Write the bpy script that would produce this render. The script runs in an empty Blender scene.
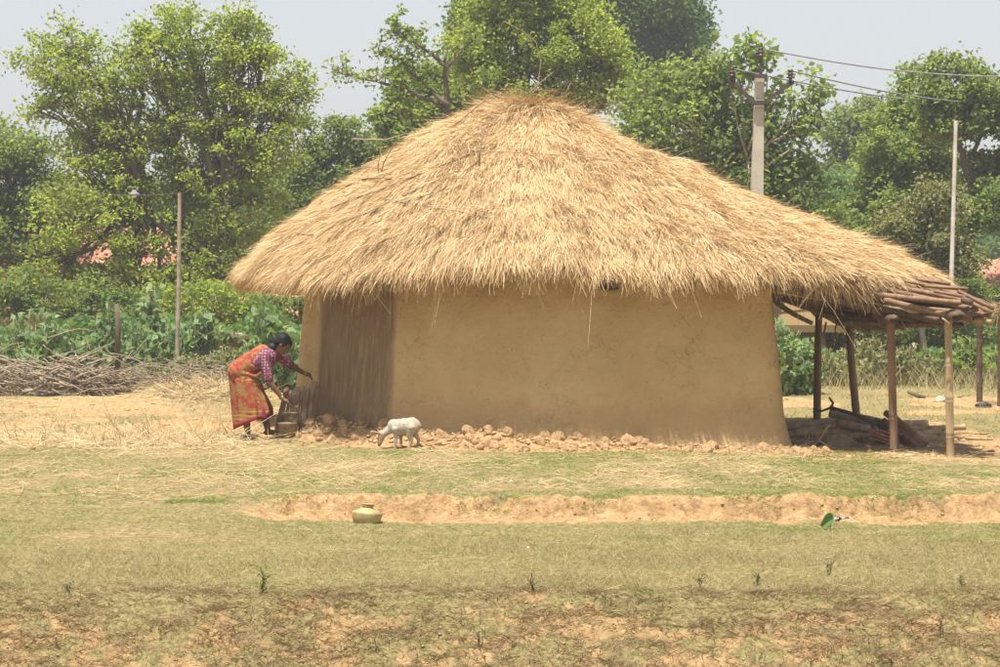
import bpy, math, random
import numpy as np
from mathutils import Vector, Matrix

random.seed(7)
RS = np.random.RandomState(11)
R = math.radians
SC = bpy.context.scene
COL = SC.collection
F = 2250.0          # focal length in picture widths/1000
CZ = 1.63           # eye height above the hut's ground
HZ = 300.0          # picture row of the horizon


def P(px, py, D):
    return Vector(((px - 500.0) * D / F, D, CZ + (HZ - py) * D / F))


def X(px, D):
    return (px - 500.0) * D / F


# ------------------------------------------------------------------ noise
def _h(ix, iy, s):
    n = (ix.astype(np.int64) * 374761393 + iy.astype(np.int64) * 668265263 + s * 974711) & 0xffffffff
    n = ((n ^ (n >> 13)) * 1274126177) & 0xffffffff
    n = (n ^ (n >> 16)) & 0xffffffff
    return n.astype(np.float64) / 4294967295.0


def vn(x, y, s=0):
    x = np.asarray(x, float); y = np.asarray(y, float)
    ix = np.floor(x); iy = np.floor(y)
    fx = x - ix; fy = y - iy
    fx = fx * fx * (3 - 2 * fx); fy = fy * fy * (3 - 2 * fy)
    a = _h(ix, iy, s); b = _h(ix + 1, iy, s); c = _h(ix, iy + 1, s); d = _h(ix + 1, iy + 1, s)
    return (a * (1 - fx) + b * fx) * (1 - fy) + (c * (1 - fx) + d * fx) * fy


def fbm(x, y, s=0, o=4):
    r = 0; a = 0.5; t = 0
    for k in range(o):
        r = r + a * vn(x, y, s + 17 * k); t += a
        x = np.asarray(x) * 2.03 + 5.1; y = np.asarray(y) * 2.03 + 1.7; a *= 0.5
    return r / t


def ss(a, b, x):
    t = np.clip((np.asarray(x, float) - a) / (b - a), 0, 1)
    return t * t * (3 - 2 * t)


# ------------------------------------------------------------------ terrain
def H(x, y):
    x = np.asarray(x, float); y = np.asarray(y, float)
    # lower terrace, then the bank, then the hut's ground
    px = 500 + x * F / np.maximum(y, 5)
    cut = ss(225 + 40 * fbm(x * 0 + y * 2.0, y, 6), 290, px) * (0.62 + 0.6 * fbm(x * 1.3, y * 0, 5))          # bank is sharp right of px 250
    yb = 18.62 + 0.30 * (fbm(x * 0.7, y * 0 + 3, 9) - 0.5) + 0.16 * (fbm(x * 6, y * 0 + 7, 19, 4) - 0.5)
    sharp = ss(yb, yb + 0.13, y)
    soft = ss(15.5, 20.5, y)
    c = np.clip(cut, 0, 1)
    z = -0.19 + 0.19 * (c * sharp + (1 - c) * soft)
    face = c * np.exp(-((y - yb - .02) / .16) ** 2)
    z = z + face * (.20 * (fbm(x * 6, y * 3, 83, 4) - .55) + .12 * (fbm(x * 20, y * 10, 87, 3) - .5))
    # foreground bank falls away towards the camera
    e = 14.0 + 0.5 * (fbm(x * 0.7, y * 0, 31) - 0.5)
    d = np.clip(e - y, 0, 100)
    z = z - np.minimum(0.17 * d + 0.02 * np.minimum(d, 1), 1.6) * ss(0, .4, d)
    # undulation
    near = ss(60, 30, y)
    z = z + 0.05 * (fbm(x * 0.6, y * 0.6, 3, 3) - 0.5) * near
    # grass hummocks
    z = z + 0.035 * (fbm(x * 6, y * 6, 77, 3) - 0.5) * near
    rough = ss(14.3, 13.2, y)
    z = z + rough * (0.05 * (fbm(x * 24, y * 24, 47, 2) - .5) + 0.20 * (fbm(x * 3.0, y * 3.0, 41, 4) - 0.5) + 0.09 * (fbm(x * 9, y * 9, 43, 3) - 0.5))
    # mound of earth along the hut wall
    wl = wall_line(x)
    on = ss(-3.2, -2.3, x) * ss(4.0, 3.3, x)
    dd = y - (wl - 0.25)
    z = z + on * (.165 - .15 * ss(-.6, 2.6, x)) * np.exp(-(dd / 0.36) ** 2) * (0.25 + 1.5 * fbm(x * 3.5, y * 3.5, 51, 4)) + on * np.exp(-(dd / 0.5) ** 2) * .06 * (fbm(x * 14, y * 14, 53, 3) - .5)
    # heap of wet earth by the planks
    z = z + 0.13 * np.exp(-(((x + 2.05) / 0.35) ** 2 + ((y - 26.0) / 0.3) ** 2))
    # far left earth mounds, straw heap
    z = z + 0.20 * np.exp(-(((x + 5.0) / 1.3) ** 2 + ((y - 36.0) / 1.2) ** 2)) * (0.7 + .6 * fbm(x * 3, y * 3, 61, 3))
    z = z + 0.10 * (fbm(x * 1.1, y * 1.1, 71, 4) - 0.4) * ss(27.5, 31, y) * ss(52, 44, y)
    # small rise with exposed soil at the foreground right
    z = z + 0.09 * np.exp(-(((x - 1.95) / 0.28) ** 2 + ((y - 13.45) / 0.35) ** 2))
    return z


def wall_line(x):
    # plan of the hut's front: y of the wall for an x
    x = np.asarray(x, float)
    return np.where(x < -1.22, 25.6 + (-1.22 - x) * 1.05, 25.6 - (x + 1.22) * 0.235)


def h1(x, y):
    return float(H(np.array([x]), np.array([y]))[0])


def G(px, D, dz=0.0):
    x = X(px, D)
    return Vector((x, D, h1(x, D) + dz))


# ------------------------------------------------------------------ materials
def new_mat(name):
    m = bpy.data.materials.new(name); m.use_nodes = True
    nt = m.node_tree; nt.nodes.clear()
    out = nt.nodes.new('ShaderNodeOutputMaterial')
    return m, nt, out


def L(nt, a, b):
    nt.links.new(a, b)


def ramp(nt, src, stops):
    r = nt.nodes.new('ShaderNodeValToRGB')
    el = r.color_ramp.elements
    while len(el) > 1:
        el.remove(el[-1])
    el[0].position = stops[0][0]; el[0].color = (*stops[0][1], 1)
    for p, c in stops[1:]:
        e = el.new(p); e.color = (*c, 1)
    if src is not None:
        L(nt, src, r.inputs[0])
    return r


def noise(nt, scale, detail=4, rough=0.6, coord='Object', stretch=None):
    n = nt.nodes.new('ShaderNodeTexNoise')
    n.inputs['Scale'].default_value = scale
    n.inputs['Detail'].default_value = detail
    n.inputs['Roughness'].default_value = rough
    tc = nt.nodes.new('ShaderNodeTexCoord')
    if stretch:
        mp = nt.nodes.new('ShaderNodeMapping')
        mp.inputs['Scale'].default_value = stretch
        L(nt, tc.outputs[coord], mp.inputs['Vector']); L(nt, mp.outputs[0], n.inputs['Vector'])
    else:
        L(nt, tc.outputs[coord], n.inputs['Vector'])
    return n


def mixc(nt, fac, a, b, blend='MIX'):
    m = nt.nodes.new('ShaderNodeMix'); m.data_type = 'RGBA'; m.blend_type = blend
    for s, v in ((m.inputs[0], fac), (m.inputs[6], a), (m.inputs[7], b)):
        if hasattr(v, 'is_linked') or isinstance(v, bpy.types.NodeSocket):
            L(nt, v, s)
        elif isinstance(v, (int, float)):
            s.default_value = v
        else:
            s.default_value = (*v, 1)
    return m.outputs[2]


def attr(nt, name):
    a = nt.nodes.new('ShaderNodeAttribute'); a.attribute_name = name
    return a.outputs['Fac']


def math_(nt, op, a, b=None, clamp=False):
    m = nt.nodes.new('ShaderNodeMath'); m.operation = op; m.use_clamp = clamp
    for s, v in zip(m.inputs, (a, b)):
        if v is None: continue
        if isinstance(v, (int, float)): s.default_value = v
        else: L(nt, v, s)
    return m.outputs[0]


def pmat(name, stops, scale=8, rough=0.9, bump=0.0, bscale=None, stretch=None, spec=0.2, detail=5, bdist=0.01, at=None, metal=0.0):
    """procedural: noise (or a per-piece attribute) through a colour ramp, noise bump"""
    m, nt, out = new_mat(name)
    b = nt.nodes.new('ShaderNodeBsdfPrincipled')
    b.inputs['Roughness'].default_value = rough
    b.inputs['Specular IOR Level'].default_value = spec
    b.inputs['Metallic'].default_value = metal
    n = noise(nt, scale, detail, 0.65, stretch=stretch)
    src = n.outputs[0]
    if at:
        src = math_(nt, 'ADD', math_(nt, 'MULTIPLY', attr(nt, at), 0.75), math_(nt, 'MULTIPLY', n.outputs[0], 0.25))
    r = ramp(nt, src, stops)
    L(nt, r.outputs[0], b.inputs['Base Color'])
    if bump:
        bn = noise(nt, bscale or scale * 3, 5, 0.7, stretch=stretch)
        bp = nt.nodes.new('ShaderNodeBump'); bp.inputs['Strength'].default_value = bump
        bp.inputs['Distance'].default_value = bdist
        L(nt, bn.outputs[0], bp.inputs['Height']); L(nt, bp.outputs[0], b.inputs['Normal'])
    L(nt, b.outputs[0], out.inputs[0])
    return m


def leafmat(name, stops, trans=0.35, scale=0.5):
    """leaf: per-leaf attribute + low-frequency noise -> colour, diffuse + translucent + a little gloss"""
    m, nt, out = new_mat(name)
    n = noise(nt, scale, 2, 0.5)
    src = math_(nt, 'ADD', math_(nt, 'MULTIPLY', attr(nt, 'v'), 0.62), math_(nt, 'MULTIPLY', n.outputs[0], 0.38))
    r = ramp(nt, src, stops)
    b = nt.nodes.new('ShaderNodeBsdfPrincipled')
    b.inputs['Roughness'].default_value = 0.6
    b.inputs['Specular IOR Level'].default_value = 0.15
    L(nt, r.outputs[0], b.inputs['Base Color'])
    t = nt.nodes.new('ShaderNodeBsdfTranslucent')
    tc = mixc(nt, 1.0, r.outputs[0], (1.0, 1.0, 0.55), 'MULTIPLY')
    tc2 = mixc(nt, 1.0, tc, (1.7, 1.7, 1.3), 'MULTIPLY')
    L(nt, tc2, t.inputs[0])
    mx = nt.nodes.new('ShaderNodeMixShader'); mx.inputs[0].default_value = trans
    L(nt, b.outputs[0], mx.inputs[1]); L(nt, t.outputs[0], mx.inputs[2])
    L(nt, mx.outputs[0], out.inputs[0])
    return m


M = {}
M['straw'] = pmat('thatch_straw', [(0.0, (0.22, 0.13, 0.055)), (0.2, (0.42, 0.27, 0.12)), (0.5, (0.60, 0.42, 0.215)), (0.85, (0.78, 0.60, 0.345)), (1, (0.87, 0.74, 0.50))],
                  scale=1.1, rough=0.72, at='v', spec=0.3)
M['litter'] = pmat('straw_litter', [(0.1, (0.20, 0.13, 0.055)), (0.5, (0.36, 0.26, 0.125)), (1, (0.58, 0.46, 0.26))], scale=1.5, rough=0.85, at='v')
M['greengrass'] = leafmat('green_grass_blade', [(0.0, (0.05, 0.085, 0.015)), (0.5, (0.15, 0.215, 0.04)), (1, (0.32, 0.36, 0.10))], 0.3, 0.8)
M['drygrass'] = leafmat('dry_grass_blade', [(0.0, (0.11, 0.095, 0.045)), (0.5, (0.30, 0.25, 0.13)), (1, (0.58, 0.49, 0.31))], 0.25, 0.8)
M['weed'] = leafmat('dead_weed', [(0.0, (0.10, 0.065, 0.035)), (0.5, (0.25, 0.175, 0.10)), (1, (0.46, 0.35, 0.21))], 0.2, 0.8)
M['soil'] = pmat('orange_soil', [(0.3, (0.30, 0.175, 0.08)), (0.5, (0.53, 0.34, 0.17)), (0.75, (0.68, 0.48, 0.27))], scale=3, rough=0.95, bump=0.8, bscale=30, bdist=0.02)
M['wetsoil'] = pmat('damp_soil', [(0.25, (0.16, 0.11, 0.055)), (0.6, (0.30, 0.21, 0.11)), (0.8, (0.40, 0.29, 0.16))], scale=9, rough=0.9, bump=0.8, bscale=30, bdist=0.02)
M['bark'] = pmat('grey_brown_bark', [(0.3, (0.06, 0.045, 0.032)), (0.6, (0.15, 0.115, 0.08)), (0.9, (0.26, 0.21, 0.16))], scale=6, rough=0.95, bump=0.6, stretch=(1, 1, .25))
M['palebark'] = pmat('pale_dry_twig', [(0.2, (0.17, 0.13, 0.09)), (0.6, (0.36, 0.29, 0.21)), (0.9, (0.52, 0.44, 0.34))], scale=5, rough=0.95)
M['bamboo'] = pmat('weathered_bamboo', [(0.2, (0.17, 0.11, 0.06)), (0.55, (0.42, 0.30, 0.165)), (0.9, (0.62, 0.48, 0.30))], scale=4, rough=0.6, bump=0.25, bscale=30, stretch=(3, 3, .7), spec=.35)
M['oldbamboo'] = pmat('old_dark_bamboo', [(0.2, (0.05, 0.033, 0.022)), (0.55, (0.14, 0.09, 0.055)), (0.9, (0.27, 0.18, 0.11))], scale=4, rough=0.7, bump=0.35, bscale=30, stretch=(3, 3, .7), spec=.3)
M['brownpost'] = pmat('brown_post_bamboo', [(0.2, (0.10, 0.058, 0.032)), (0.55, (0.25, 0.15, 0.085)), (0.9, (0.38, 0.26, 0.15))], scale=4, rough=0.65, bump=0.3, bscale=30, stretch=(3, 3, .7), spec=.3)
M['redwood'] = pmat('reddish_wood', [(0.2, (0.10, 0.05, 0.032)), (0.55, (0.27, 0.15, 0.10)), (0.9, (0.42, 0.27, 0.19))], scale=7, rough=0.85, bump=0.4)
M['plank'] = pmat('mud_smeared_plank', [(0.25, (0.14, 0.09, 0.055)), (0.55, (0.34, 0.235, 0.15)), (0.9, (0.50, 0.38, 0.26))], scale=7, rough=0.9, bump=0.5, stretch=(1, 1, .2))
M['log'] = pmat('grey_log', [(0.25, (0.16, 0.12, 0.085)), (0.55, (0.42, 0.33, 0.25)), (0.9, (0.62, 0.52, 0.42))], scale=9, rough=0.95, bump=0.6)
M['wicker'] = pmat('dark_wicker', [(0.25, (0.12, 0.085, 0.055)), (0.6, (0.34, 0.255, 0.175)), (0.9, (0.52, 0.42, 0.31))], scale=16, rough=0.95, bump=0.5)
M['concrete'] = pmat('pale_concrete', [(0.25, (0.36, 0.32, 0.25)), (0.6, (0.48, 0.44, 0.36)), (0.9, (0.56, 0.52, 0.44))], scale=2.5, rough=0.95, bump=0.2)
M['iron'] = pmat('dark_painted_iron', [(0.3, (0.045, 0.032, 0.032)), (0.7, (0.09, 0.065, 0.06))], scale=6, rough=0.6)
M['porcelain'] = pmat('brown_porcelain', [(0.3, (0.06, 0.03, 0.028)), (0.7, (0.10, 0.055, 0.05))], scale=6, rough=0.25, spec=.5)
M['cable'] = pmat('grey_cable', [(0.3, (0.16, 0.16, 0.17)), (0.7, (0.24, 0.24, 0.25))], scale=3, rough=.6)
M['palepole'] = pmat('pale_peeled_pole', [(0.3, (0.42, 0.39, 0.35)), (0.7, (0.66, 0.63, 0.58))], scale=2.0, rough=.8, stretch=(1, 1, 2))
M['greypole'] = pmat('grey_bamboo_pole', [(0.3, (0.24, 0.19, 0.13)), (0.7, (0.46, 0.39, 0.31))], scale=3, rough=.8, stretch=(1, 1, 2))
M['skin'] = pmat('brown_skin', [(0.3, (0.155, 0.078, 0.045)), (0.7, (0.215, 0.112, 0.066))], scale=6, rough=.5, spec=.4)
M['hair'] = pmat('black_hair', [(0.3, (0.006, 0.006, 0.008)), (0.7, (0.02, 0.018, 0.02))], scale=40, rough=.55, spec=.25, bump=.4, stretch=(1, 1, .15))
M['gold'] = pmat('gold_bangle', [(0.3, (0.5, 0.33, 0.09)), (0.7, (0.6, 0.42, 0.14))], scale=6, rough=.3, metal=.9)
M['eyewhite'] = pmat('eye', [(0.3, (0.05, 0.04, 0.04)), (0.7, (0.3, 0.28, 0.26))], scale=60, rough=.3)
M['maroon'] = pmat('maroon_petticoat', [(0.3, (0.16, 0.02, 0.05)), (0.7, (0.27, 0.045, 0.085))], scale=9, rough=.9)
M['pot'] = pmat('dull_brass_pot', [(0.34, (0.20, 0.145, 0.07)), (0.44, (0.40, 0.31, 0.145)), (0.8, (0.50, 0.41, 0.21))], scale=12, rough=.6, metal=.1, bump=.3, bscale=14, bdist=.01)
M['bucket'] = pmat('zinc_pail_with_mud', [(0.38, (0.12, 0.09, 0.06)), (0.55, (0.25, 0.20, 0.15)), (0.66, (0.50, 0.47, 0.42))], scale=11, rough=.6, metal=.2)
M['birdblack'] = pmat('black_white_plumage', [(0.52, (0.012, 0.012, 0.015)), (0.62, (0.75, 0.75, 0.74))], scale=11, rough=.6)
M['bigleaf'] = leafmat('broad_leaf', [(0.0, (0.17, 0.28, 0.09)), (1, (0.30, 0.42, 0.18))], .4, 6)
M['plastic'] = pmat('white_scrap', [(0.3, (0.7, 0.7, 0.68)), (0.7, (0.82, 0.82, 0.8))], scale=9, rough=.5)
M['blackcloth'] = pmat('black_tarpaulin', [(0.3, (0.012, 0.013, 0.017)), (0.7, (0.05, 0.05, 0.06))], scale=9, rough=.5)
M['orangecloth'] = pmat('orange_strip', [(0.3, (0.35, 0.10, 0.03)), (0.7, (0.55, 0.2, 0.07))], scale=9, rough=.8)
M['whitecloth'] = pmat('pale_rag', [(0.3, (0.35, 0.32, 0.28)), (0.7, (0.62, 0.6, 0.55))], scale=22, rough=.9)
M['housewall'] = pmat('far_mud_wall', [(0.3, (0.26, 0.17, 0.09)), (0.7, (0.42, 0.30, 0.17))], scale=1.0, rough=.95)
M['darkdoor'] = pmat('dark_door_wood', [(0.3, (0.03, 0.02, 0.015)), (0.7, (0.07, 0.045, 0.03))], scale=4, rough=.9)
M['stone'] = pmat('grey_stone', [(0.3, (0.3, 0.27, 0.22)), (0.7, (0.5, 0.46, 0.38))], scale=7, rough=.95, bump=.4)


def mat_tile():
    m, nt, out = new_mat('red_clay_tiles')
    b = nt.nodes.new('ShaderNodeBsdfPrincipled'); b.inputs['Roughness'].default_value = .9
    tc = nt.nodes.new('ShaderNodeTexCoord')
    mp = nt.nodes.new('ShaderNodeMapping'); mp.inputs['Scale'].default_value = (1, 1, 1)
    L(nt, tc.outputs['Object'], mp.inputs[0])
    v = nt.nodes.new('ShaderNodeTexVoronoi'); v.inputs['Scale'].default_value = 6
    L(nt, mp.outputs[0], v.inputs['Vector'])
    n = noise(nt, 1.2, 4)
    s = math_(nt, 'ADD', math_(nt, 'MULTIPLY', v.outputs['Color'], .5), math_(nt, 'MULTIPLY', n.outputs[0], .5))
    r = ramp(nt, s, [(0.2, (0.22, 0.09, 0.055)), (0.5, (0.44, 0.19, 0.12)), (0.85, (0.60, 0.32, 0.22))])
    L(nt, r.outputs[0], b.inputs['Base Color']); L(nt, b.outputs[0], out.inputs[0])
    return m


M['tile'] = mat_tile()


def mat_wall():
    m, nt, out = new_mat('mud_plaster')
    b = nt.nodes.new('ShaderNodeBsdfPrincipled'); b.inputs['Roughness'].default_value = .95
    b.inputs['Specular IOR Level'].default_value = .15
    n1 = noise(nt, 1.3, 6, .62)
    r1 = ramp(nt, n1.outputs[0], [(0.28, (0.48, 0.335, 0.155)), (0.5, (0.56, 0.405, 0.195)), (0.72, (0.62, 0.465, 0.24))])
    n2 = noise(nt, 26, 5, .75)
    r2 = ramp(nt, n2.outputs[0], [(0.30, (0.60, 0.55, 0.48)), (0.42, (1, 1, 1)), (0.66, (1, 1, 1)), (0.74, (1.0, 1.0, 1.0))])
    c = mixc(nt, .8, r1.outputs[0], r2.outputs[0], 'MULTIPLY')
    # rain-splashed foot: paler dust with an uneven upper limit
    tz = nt.nodes.new('ShaderNodeTexCoord'); sz = nt.nodes.new('ShaderNodeSeparateXYZ'); L(nt, tz.outputs['Object'], sz.inputs[0])
    zz = math_(nt, 'ADD', sz.outputs['Z'], math_(nt, 'MULTIPLY', noise(nt, 3.0, 6, .7).outputs[0], -.7))
    ft = ramp(nt, zz, [(0.0, (1, 1, 1)), (0.22, (0, 0, 0))])
    c = mixc(nt, math_(nt, 'MULTIPLY', ft.outputs[0], .5), c, (0.42, 0.28, 0.135))
    # hairline cracks
    vo = nt.nodes.new('ShaderNodeTexVoronoi'); vo.feature = 'DISTANCE_TO_EDGE'; vo.inputs['Scale'].default_value = 4.2
    tc = nt.nodes.new('ShaderNodeTexCoord')
    dn = noise(nt, 3.5, 5, .7)
    dv = nt.nodes.new('ShaderNodeVectorMath'); dv.operation = 'MULTIPLY_ADD'
    L(nt, dn.outputs['Color'], dv.inputs[0]); dv.inputs[1].default_value = (.45, .45, .45); L(nt, tc.outputs['Object'], dv.inputs[2])
    L(nt, dv.outputs[0], vo.inputs['Vector'])
    cr = ramp(nt, vo.outputs['Distance'], [(0.0, (1, 1, 1)), (0.012, (0, 0, 0))])
    gate = ramp(nt, noise(nt, 1.7, 3).outputs[0], [(0.46, (0, 0, 0)), (0.60, (1, 1, 1))])
    crf = math_(nt, 'MULTIPLY', cr.outputs[0], gate.outputs[0])
    c = mixc(nt, math_(nt, 'MULTIPLY', crf, .55), c, (0.22, 0.145, 0.07))
    # unplastered side with run-down streaks
    st = noise(nt, 15, 7, .72, stretch=(1.0, 1.0, 0.11))
    rs = ramp(nt, st.outputs[0], [(0.30, (0.20, 0.14, 0.075)), (0.5, (0.265, 0.185, 0.10)), (0.66, (0.36, 0.25, 0.135))])
    c = mixc(nt, attr(nt, 'streak'), c, rs.outputs[0])
    L(nt, c, b.inputs['Base Color'])
    bn0 = noise(nt, 13, 6, .7); bn1 = noise(nt, 4.5, 3, .6, stretch=(.6, .6, 1.3))
    bns = math_(nt, 'ADD', bn0.outputs[0], math_(nt, 'MULTIPLY', bn1.outputs[0], 1.6))
    hh = math_(nt, 'SUBTRACT', bns, math_(nt, 'MULTIPLY', crf, .3))
    hh = math_(nt, 'ADD', hh, math_(nt, 'MULTIPLY', st.outputs[0], math_(nt, 'MULTIPLY', attr(nt, 'streak'), .5)))
    bp = nt.nodes.new('ShaderNodeBump'); bp.inputs['Strength'].default_value = .75; bp.inputs['Distance'].default_value = .025
    L(nt, hh, bp.inputs['Height']); L(nt, bp.outputs[0], b.inputs['Normal'])
    L(nt, b.outputs[0], out.inputs[0])
    return m


M['wall'] = mat_wall()


def mat_ground():
    m, nt, out = new_mat('ground_soil_grass')
    b = nt.nodes.new('ShaderNodeBsdfPrincipled'); b.inputs['Roughness'].default_value = .97
    b.inputs['Specular IOR Level'].default_value = .1
    n = noise(nt, 9, 6, .7)
    n = noise(nt, 24, 7, .8)
    grass = ramp(nt, n.outputs[0], [(0.33, (0.075, 0.065, 0.03)), (0.46, (0.23, 0.19, 0.08)), (0.56, (0.34, 0.275, 0.125)), (0.68, (0.45, 0.36, 0.18))])
    n2 = noise(nt, 11, 8, .78)
    dirt = ramp(nt, n2.outputs[0], [(0.34, (0.15, 0.085, 0.04)), (0.43, (0.38, 0.235, 0.11)), (0.56, (0.52, 0.34, 0.17)), (0.7, (0.63, 0.45, 0.255))])
    n3 = noise(nt, 30, 6, .75, stretch=(.35, 1, 1))
    straw = ramp(nt, n3.outputs[0], [(0.36, (0.12, 0.085, 0.04)), (0.47, (0.31, 0.225, 0.11)), (0.6, (0.44, 0.335, 0.175)), (0.7, (0.54, 0.43, 0.25))])
    nb = noise(nt, 14, 6, .75)

    def sharp(a):
        t = math_(nt, 'ADD', a, math_(nt, 'MULTIPLY', math_(nt, 'SUBTRACT', nb.outputs[0], .5), 1.3))
        return ramp(nt, t, [(0.36, (0, 0, 0)), (0.6, (1, 1, 1))]).outputs[0]
    c = mixc(nt, sharp(attr(nt, 'straw')), grass.outputs[0], straw.outputs[0])
    c = mixc(nt, sharp(attr(nt, 'dirt')), c, dirt.outputs[0])
    c = mixc(nt, attr(nt, 'damp_shade'), c, (0.25, 0.165, 0.085))
    L(nt, c, b.inputs['Base Color'])
    bn = noise(nt, 22, 7, .75)
    bp = nt.nodes.new('ShaderNodeBump'); bp.inputs['Strength'].default_value = 1; bp.inputs['Distance'].default_value = .035
    L(nt, bn.outputs[0], bp.inputs['Height']); L(nt, bp.outputs[0], b.inputs['Normal'])
    L(nt, b.outputs[0], out.inputs[0])
    return m


M['ground'] = mat_ground()


def mat_sari():
    m, nt, out = new_mat('patterned_sari')
    b = nt.nodes.new('ShaderNodeBsdfPrincipled'); b.inputs['Roughness'].default_value = .85
    n = noise(nt, 13, 3, .5)
    base = ramp(nt, n.outputs[0], [(0.36, (0.27, 0.032, 0.02)), (0.44, (0.33, 0.065, 0.025)), (0.52, (0.28, 0.14, 0.035)), (0.60, (0.26, 0.16, 0.045)), (0.68, (0.22, 0.05, 0.025))])
    v = nt.nodes.new('ShaderNodeTexVoronoi'); v.inputs['Scale'].default_value = 13
    tc = nt.nodes.new('ShaderNodeTexCoord'); L(nt, tc.outputs['Object'], v.inputs[0])
    ring = ramp(nt, v.outputs['Distance'], [(0.0, (0.45, .30, .08)), (0.14, (0.42, .26, .06)), (0.2, (0.33, .03, .025)), (0.32, (0.33, .03, .025)), (0.38, (0, 0, 0))])
    msk = ramp(nt, v.outputs['Distance'], [(0.36, (1, 1, 1)), (0.40, (0, 0, 0))])
    c = mixc(nt, math_(nt, 'MULTIPLY', msk.outputs[0], .7), base.outputs[0], ring.outputs[0])
    w = nt.nodes.new('ShaderNodeTexWave'); w.inputs['Scale'].default_value = 7; w.inputs['Distortion'].default_value = 2.5
    w.bands_direction = 'Z'; L(nt, tc.outputs['Object'], w.inputs[0])
    sm = math_(nt, 'MULTIPLY', math_(nt, 'GREATER_THAN', w.outputs['Fac'], .72), attr(nt, 'stripe'))
    c = mixc(nt, sm, c, (0.42, 0.25, 0.05))
    c = mixc(nt, attr(nt, 'hem'), c, (0.34, 0.03, 0.035))
    L(nt, c, b.inputs['Base Color']); L(nt, b.outputs[0], out.inputs[0])
    return m


M['sari'] = mat_sari()


def mat_blouse():
    m, nt, out = new_mat('dotted_blouse')
    b = nt.nodes.new('ShaderNodeBsdfPrincipled'); b.inputs['Roughness'].default_value = .85
    v = nt.nodes.new('ShaderNodeTexVoronoi'); v.inputs['Scale'].default_value = 30; v.inputs['Randomness'].default_value = .25
    tc = nt.nodes.new('ShaderNodeTexCoord'); L(nt, tc.outputs['Object'], v.inputs[0])
    r = ramp(nt, v.outputs['Distance'], [(0.0, (0.42, 0.28, 0.29)), (0.34, (0.38, 0.23, 0.26)), (0.42, (0.16, 0.03, 0.07))])
    L(nt, r.outputs[0], b.inputs['Base Color']); L(nt, b.outputs[0], out.inputs[0])
    return m


M['blouse'] = mat_blouse()


def mat_goat():
    m, nt, out = new_mat('goat_coat')
    b = nt.nodes.new('ShaderNodeBsdfPrincipled'); b.inputs['Roughness'].default_value = .9
    tc = nt.nodes.new('ShaderNodeTexCoord')
    sp = nt.nodes.new('ShaderNodeSeparateXYZ'); L(nt, tc.outputs['Object'], sp.inputs[0])
    n = noise(nt, 15, 3, .5)
    n2 = noise(nt, 60, 4, .6)
    white = ramp(nt, n2.outputs[0], [(0.3, (0.25, 0.20, 0.14)), (0.6, (0.46, 0.42, 0.35))])
    spots = ramp(nt, n.outputs[0], [(0.52, (0, 0, 0)), (0.56, (1, 1, 1))])
    rear = math_(nt, 'GREATER_THAN', sp.outputs['X'], .03)
    c = mixc(nt, math_(nt, 'MULTIPLY', math_(nt, 'MULTIPLY', spots.outputs[0], rear), .75), white.outputs[0], (0.42, 0.30, 0.16))
    # brown face (front, low) and dark muzzle
    xf = math_(nt, 'ADD', sp.outputs['X'], math_(nt, 'MULTIPLY', math_(nt, 'SUBTRACT', n.outputs[0], .5), .08))
    face = ramp(nt, math_(nt, 'MULTIPLY', xf, -1), [(0.215, (0, 0, 0)), (0.235, (1, 1, 1))])
    c = mixc(nt, math_(nt, 'MULTIPLY', face.outputs[0], .75), c, (0.40, 0.26, 0.13))
    low = ramp(nt, sp.outputs['Z'], [(0.035, (1, 1, 1)), (0.05, (0, 0, 0))])
    muz = math_(nt, 'MULTIPLY', low.outputs[0], face.outputs[0])
    c = mixc(nt, muz, c, (0.13, 0.07, 0.04))
    tail = math_(nt, 'GREATER_THAN', sp.outputs['X'], .232)
    c = mixc(nt, tail, c, (0.07, 0.055, 0.05))
    L(nt, c, b.inputs['Base Color'])
    bp = nt.nodes.new('ShaderNodeBump'); bp.inputs['Strength'].default_value = .5; bp.inputs['Distance'].default_value = .004
    L(nt, n2.outputs[0], bp.inputs['Height']); L(nt, bp.outputs[0], b.inputs['Normal'])
    L(nt, b.outputs[0], out.inputs[0])
    return m


M['goat'] = mat_goat()


# ------------------------------------------------------------------ objects
def tag(o, label=None, cat=None, group=None, kind=None):
    if label: o['label'] = label
    if cat: o['category'] = cat
    if group: o['group'] = group
    if kind: o['kind'] = kind
    return o


def empty(name, loc, label, cat, group=None, rz=0):
    o = bpy.data.objects.new(name, None); COL.objects.link(o)
    o.location = loc; o.rotation_euler = (0, 0, rz); o.empty_display_size = .1
    return tag(o, label, cat, group)


def link(name, me, mat, parent=None, loc=None, smooth=True):
    o = bpy.data.objects.new(name, me); COL.objects.link(o)
    if mat is not None:
        me.materials.append(mat)
    if smooth:
        me.polygons.foreach_set('use_smooth', np.ones(len(me.polygons), bool))
    if parent is not None:
        o.parent = parent
    if loc is not None:
        o.location = loc
    return o


def big(name, V, Q, attrs=None):
    """V (n,3), Q (m,k) -> mesh through foreach_set"""
    me = bpy.data.meshes.new(name)
    V = np.ascontiguousarray(V, np.float32); Q = np.ascontiguousarray(Q, np.int32)
    m, k = Q.shape
    me.vertices.add(len(V)); me.vertices.foreach_set('co', V.ravel())
    me.loops.add(m * k); me.loops.foreach_set('vertex_index', Q.ravel())
    me.polygons.add(m); me.polygons.foreach_set('loop_start', np.arange(0, m * k, k, dtype=np.int32))
    me.update(calc_edges=True)
    for a, vals in (attrs or {}).items():
        at = me.attributes.new(a, 'FLOAT', 'POINT')
        at.data.foreach_set('value', np.ascontiguousarray(vals, np.float32))
    return me


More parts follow.
